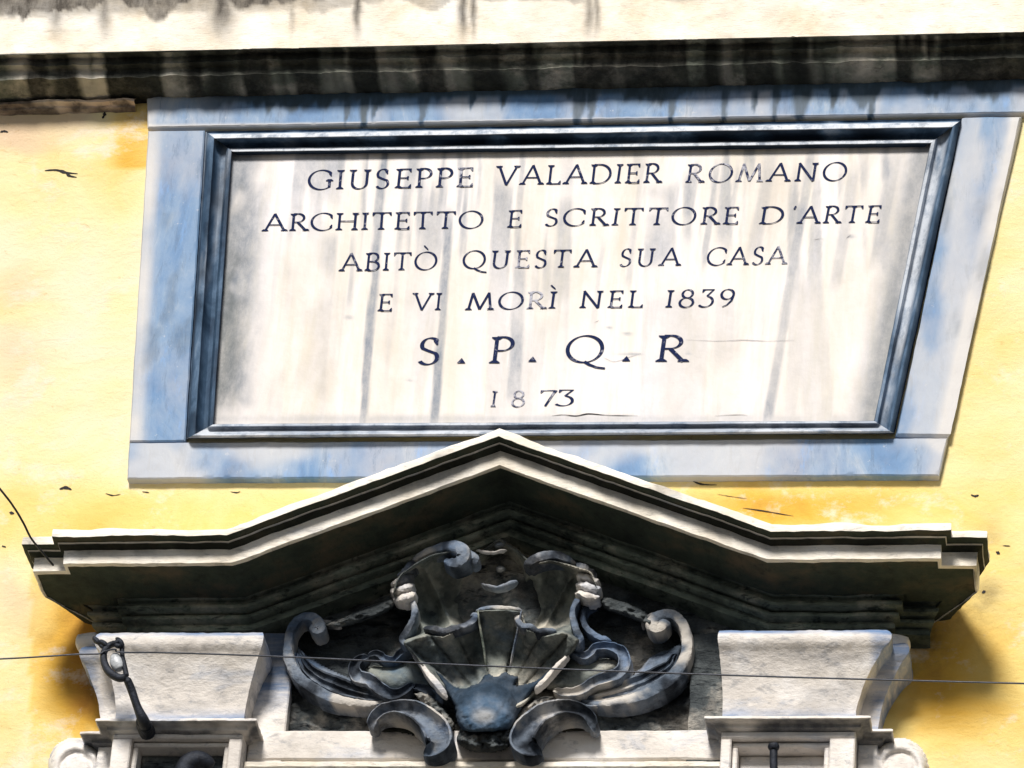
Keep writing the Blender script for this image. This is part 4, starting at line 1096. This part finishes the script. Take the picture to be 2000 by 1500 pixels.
# leaf wings
band('leaf_wing', M['carved'], [(455, 600, .09, 4, .01), (500, 592, .10, 7, .014), (535, 615, .10, 7, .014), (570, 618, .10, 6, .014), (600, 590, .105, 8, .016), (635, 568, .11, 7, .014), (650, 580, .105, 4, .01)], BS)
band('leaf_wing', M['carved'], [(470, 600, .09, 5, .012), (430, 620, .10, 9, .018), (408, 655, .10, 11, .02), (425, 695, .10, 13, .022), (470, 705, .10, 13, .022), (505, 735, .10, 13, .022), (555, 765, .10, 12, .02), (605, 755, .10, 10, .018), (640, 725, .10, 8, .014), (650, 710, .10, 4, .01)], BS)
band('leaf_wing', M['carved'], [(640, 720, .10, 5, .01), (690, 735, .11, 8, .014), (740, 765, .11, 9, .014), (770, 790, .105, 5, .01)], BS)
band('leaf_wing', M['carved'], [(1290, 560, .10, 5, .012), (1310, 580, .11, 8, .016), (1350, 605, .11, 9, .016), (1380, 590, .11, 8, .016), (1400, 568, .11, 8, .016), (1450, 565, .11, 9, .018), (1505, 590, .11, 11, .02), (1520, 635, .11, 12, .022), (1495, 680, .11, 13, .022), (1440, 700, .11, 13, .022), (1390, 715, .105, 12, .02), (1330, 750, .10, 11, .018), (1270, 755, .10, 9, .016), (1225, 735, .10, 5, .01)], BS)
relief('leaf_web', ZP((440, 640), (520, 630), (600, 620), (650, 600), (700, 660), (740, 720), (690, 735), (640, 720), (560, 740), (470, 700)), dome(.03, 26, .04), M['shell'], cart, 3, base=.02, sub=2, amp=.003)
relief('leaf_web', ZP((1290, 600), (1380, 610), (1480, 600), (1500, 650), (1400, 700), (1300, 740), (1200, 730), (1180, 710), (1240, 650)), dome(.03, 26, .04), M['shell'], cart, 3, base=.02, sub=2, amp=.003)
relief('scroll_web', ZP((170, 600), (160, 540), (210, 590), (300, 640), (400, 690), (520, 760), (470, 790), (330, 770), (220, 720)), dome(.03, 26, .035), M['carved'], cart, 3, base=.02, sub=2, amp=.002)
relief('scroll_web', ZP((1750, 600), (1760, 540), (1700, 560), (1620, 600), (1540, 680), (1400, 750), (1440, 790), (1560, 770), (1700, 720)), dome(.03, 26, .04), M['carved'], cart, 3, base=.02, sub=2, amp=.003)


# ------------------------------------------------------------------ iron hooks, pin and wires
def wire(name, pts, r, m, parent=None, n=10, seg=8, taper=False):
    """pts rows: px x, px y, distance out from the wall (m); r in metres"""
    rr = [(a, b, h, (r if not isinstance(r, list) else r[i]) * 868, (r if not isinstance(r, list) else r[i])) for i, (a, b, h) in enumerate(pts)]
    return tube(name, rr, m, parent, n=n, seg=seg, amp=0.0, taper=taper)


hk = thing('iron_hook', 'black iron wall hook with insulator in front of the left capital', 'hook')
wire('rod', [(290, 1436, .125), (281, 1410, .19), (268, 1380, .21), (256, 1345, .225), (246, 1322, .24)], [.015, .013, .009, .009, .0085], M['iron'], hk, taper=True, seg=12)
wire('collar', [(291, 1437, .12), (282, 1418, .165), (276, 1404, .195)], [.018, .017, .013], M['iron'], hk, taper=True, seg=12)
wire('hook_curve', [(248, 1322, .24), (232, 1324, .24), (214, 1313, .24), (204, 1295, .24), (203, 1275, .24), (212, 1262, .24), (226, 1256, .24)], [.008, .009, .009, .008, .0075, .007, .007], M['iron'], hk, taper=True, seg=12)
wire('hook_return', [(247, 1320, .24), (243, 1300, .24), (239, 1280, .24), (238, 1262, .24)], [.006, .0055, .005, .006], M['iron'], hk, seg=10)
wire('insulator', [(236, 1310, .238), (230, 1300, .238), (226, 1288, .238), (228, 1276, .238)], [.009, .014, .013, .008], M['porcelain'], hk, taper=True, seg=14)
for p in ([(220, 1252, .24), (230, 1262, .25), (240, 1256, .24)], [(226, 1246, .24), (236, 1254, .25), (240, 1268, .24)], [(216, 1262, .245), (228, 1254, .25), (238, 1250, .245)],
          [(204, 1268, .24), (196, 1258, .24), (188, 1250, .24), (181, 1245, .235)], [(210, 1262, .245), (200, 1254, .245), (190, 1254, .24), (184, 1248, .235)]):
    wire('wire_binding', p, .0055, M['iron'], hk, n=6, taper=True)

wr = wire('overhead_wire', [(-700, 1310, .36), (-300, 1300, .32), (0, 1287, .28), (90, 1282, .262), (150, 1278, .255), (192, 1277, .25), (205, 1272, .25), (225, 1268, .255), (236, 1274, .25), (330, 1275, .27), (560, 1283, .30), (1000, 1303, .36), (1400, 1318, .40), (1735, 1328, .42), (2000, 1335, .44), (2700, 1352, .5)], .0019, M['wire'])
wr['label'] = 'thin dark wire running level across the carved shell and capitals'; wr['category'] = 'wire'
wr = wire('stay_wire', [(-300, 560, .8), (-120, 810, .62), (0, 955, .50), (28, 992, .46), (46, 1022, .43), (60, 1050, .40), (78, 1073, .35), (104, 1104, .283)], .0024, M['iron'])
wr['label'] = 'dark cable slanting down past the left end of the pediment cornice'; wr['category'] = 'cable'

pin = thing('iron_pin', 'upright round-headed iron pin in the right sunk panel', 'pin')
wire('shank', [(1513, 1560, .10), (1512, 1520, .105), (1511, 1490, .11), (1511, 1466, .112)], .0085, M['iron'], pin, seg=12)
wire('head', [(1511, 1466, .114), (1511, 1459, .114), (1511, 1452, .114)], [.009, .0125, .010], M['iron'], pin, taper=True, seg=14)
bk = thing('iron_bracket', 'dark rusty iron bracket stub in the left sunk panel', 'bracket')
wire('arm', [(352, 1560, .12), (356, 1525, .13), (366, 1495, .135), (384, 1484, .135), (402, 1487, .13), (414, 1500, .12)], [.02, .022, .022, .02, .016, .012], M['iron'], bk, taper=True, seg=12)
wire('plate', [(350, 1560, .09), (352, 1530, .09), (360, 1500, .09)], [.03, .03, .02], M['iron'], bk, taper=True, seg=12)
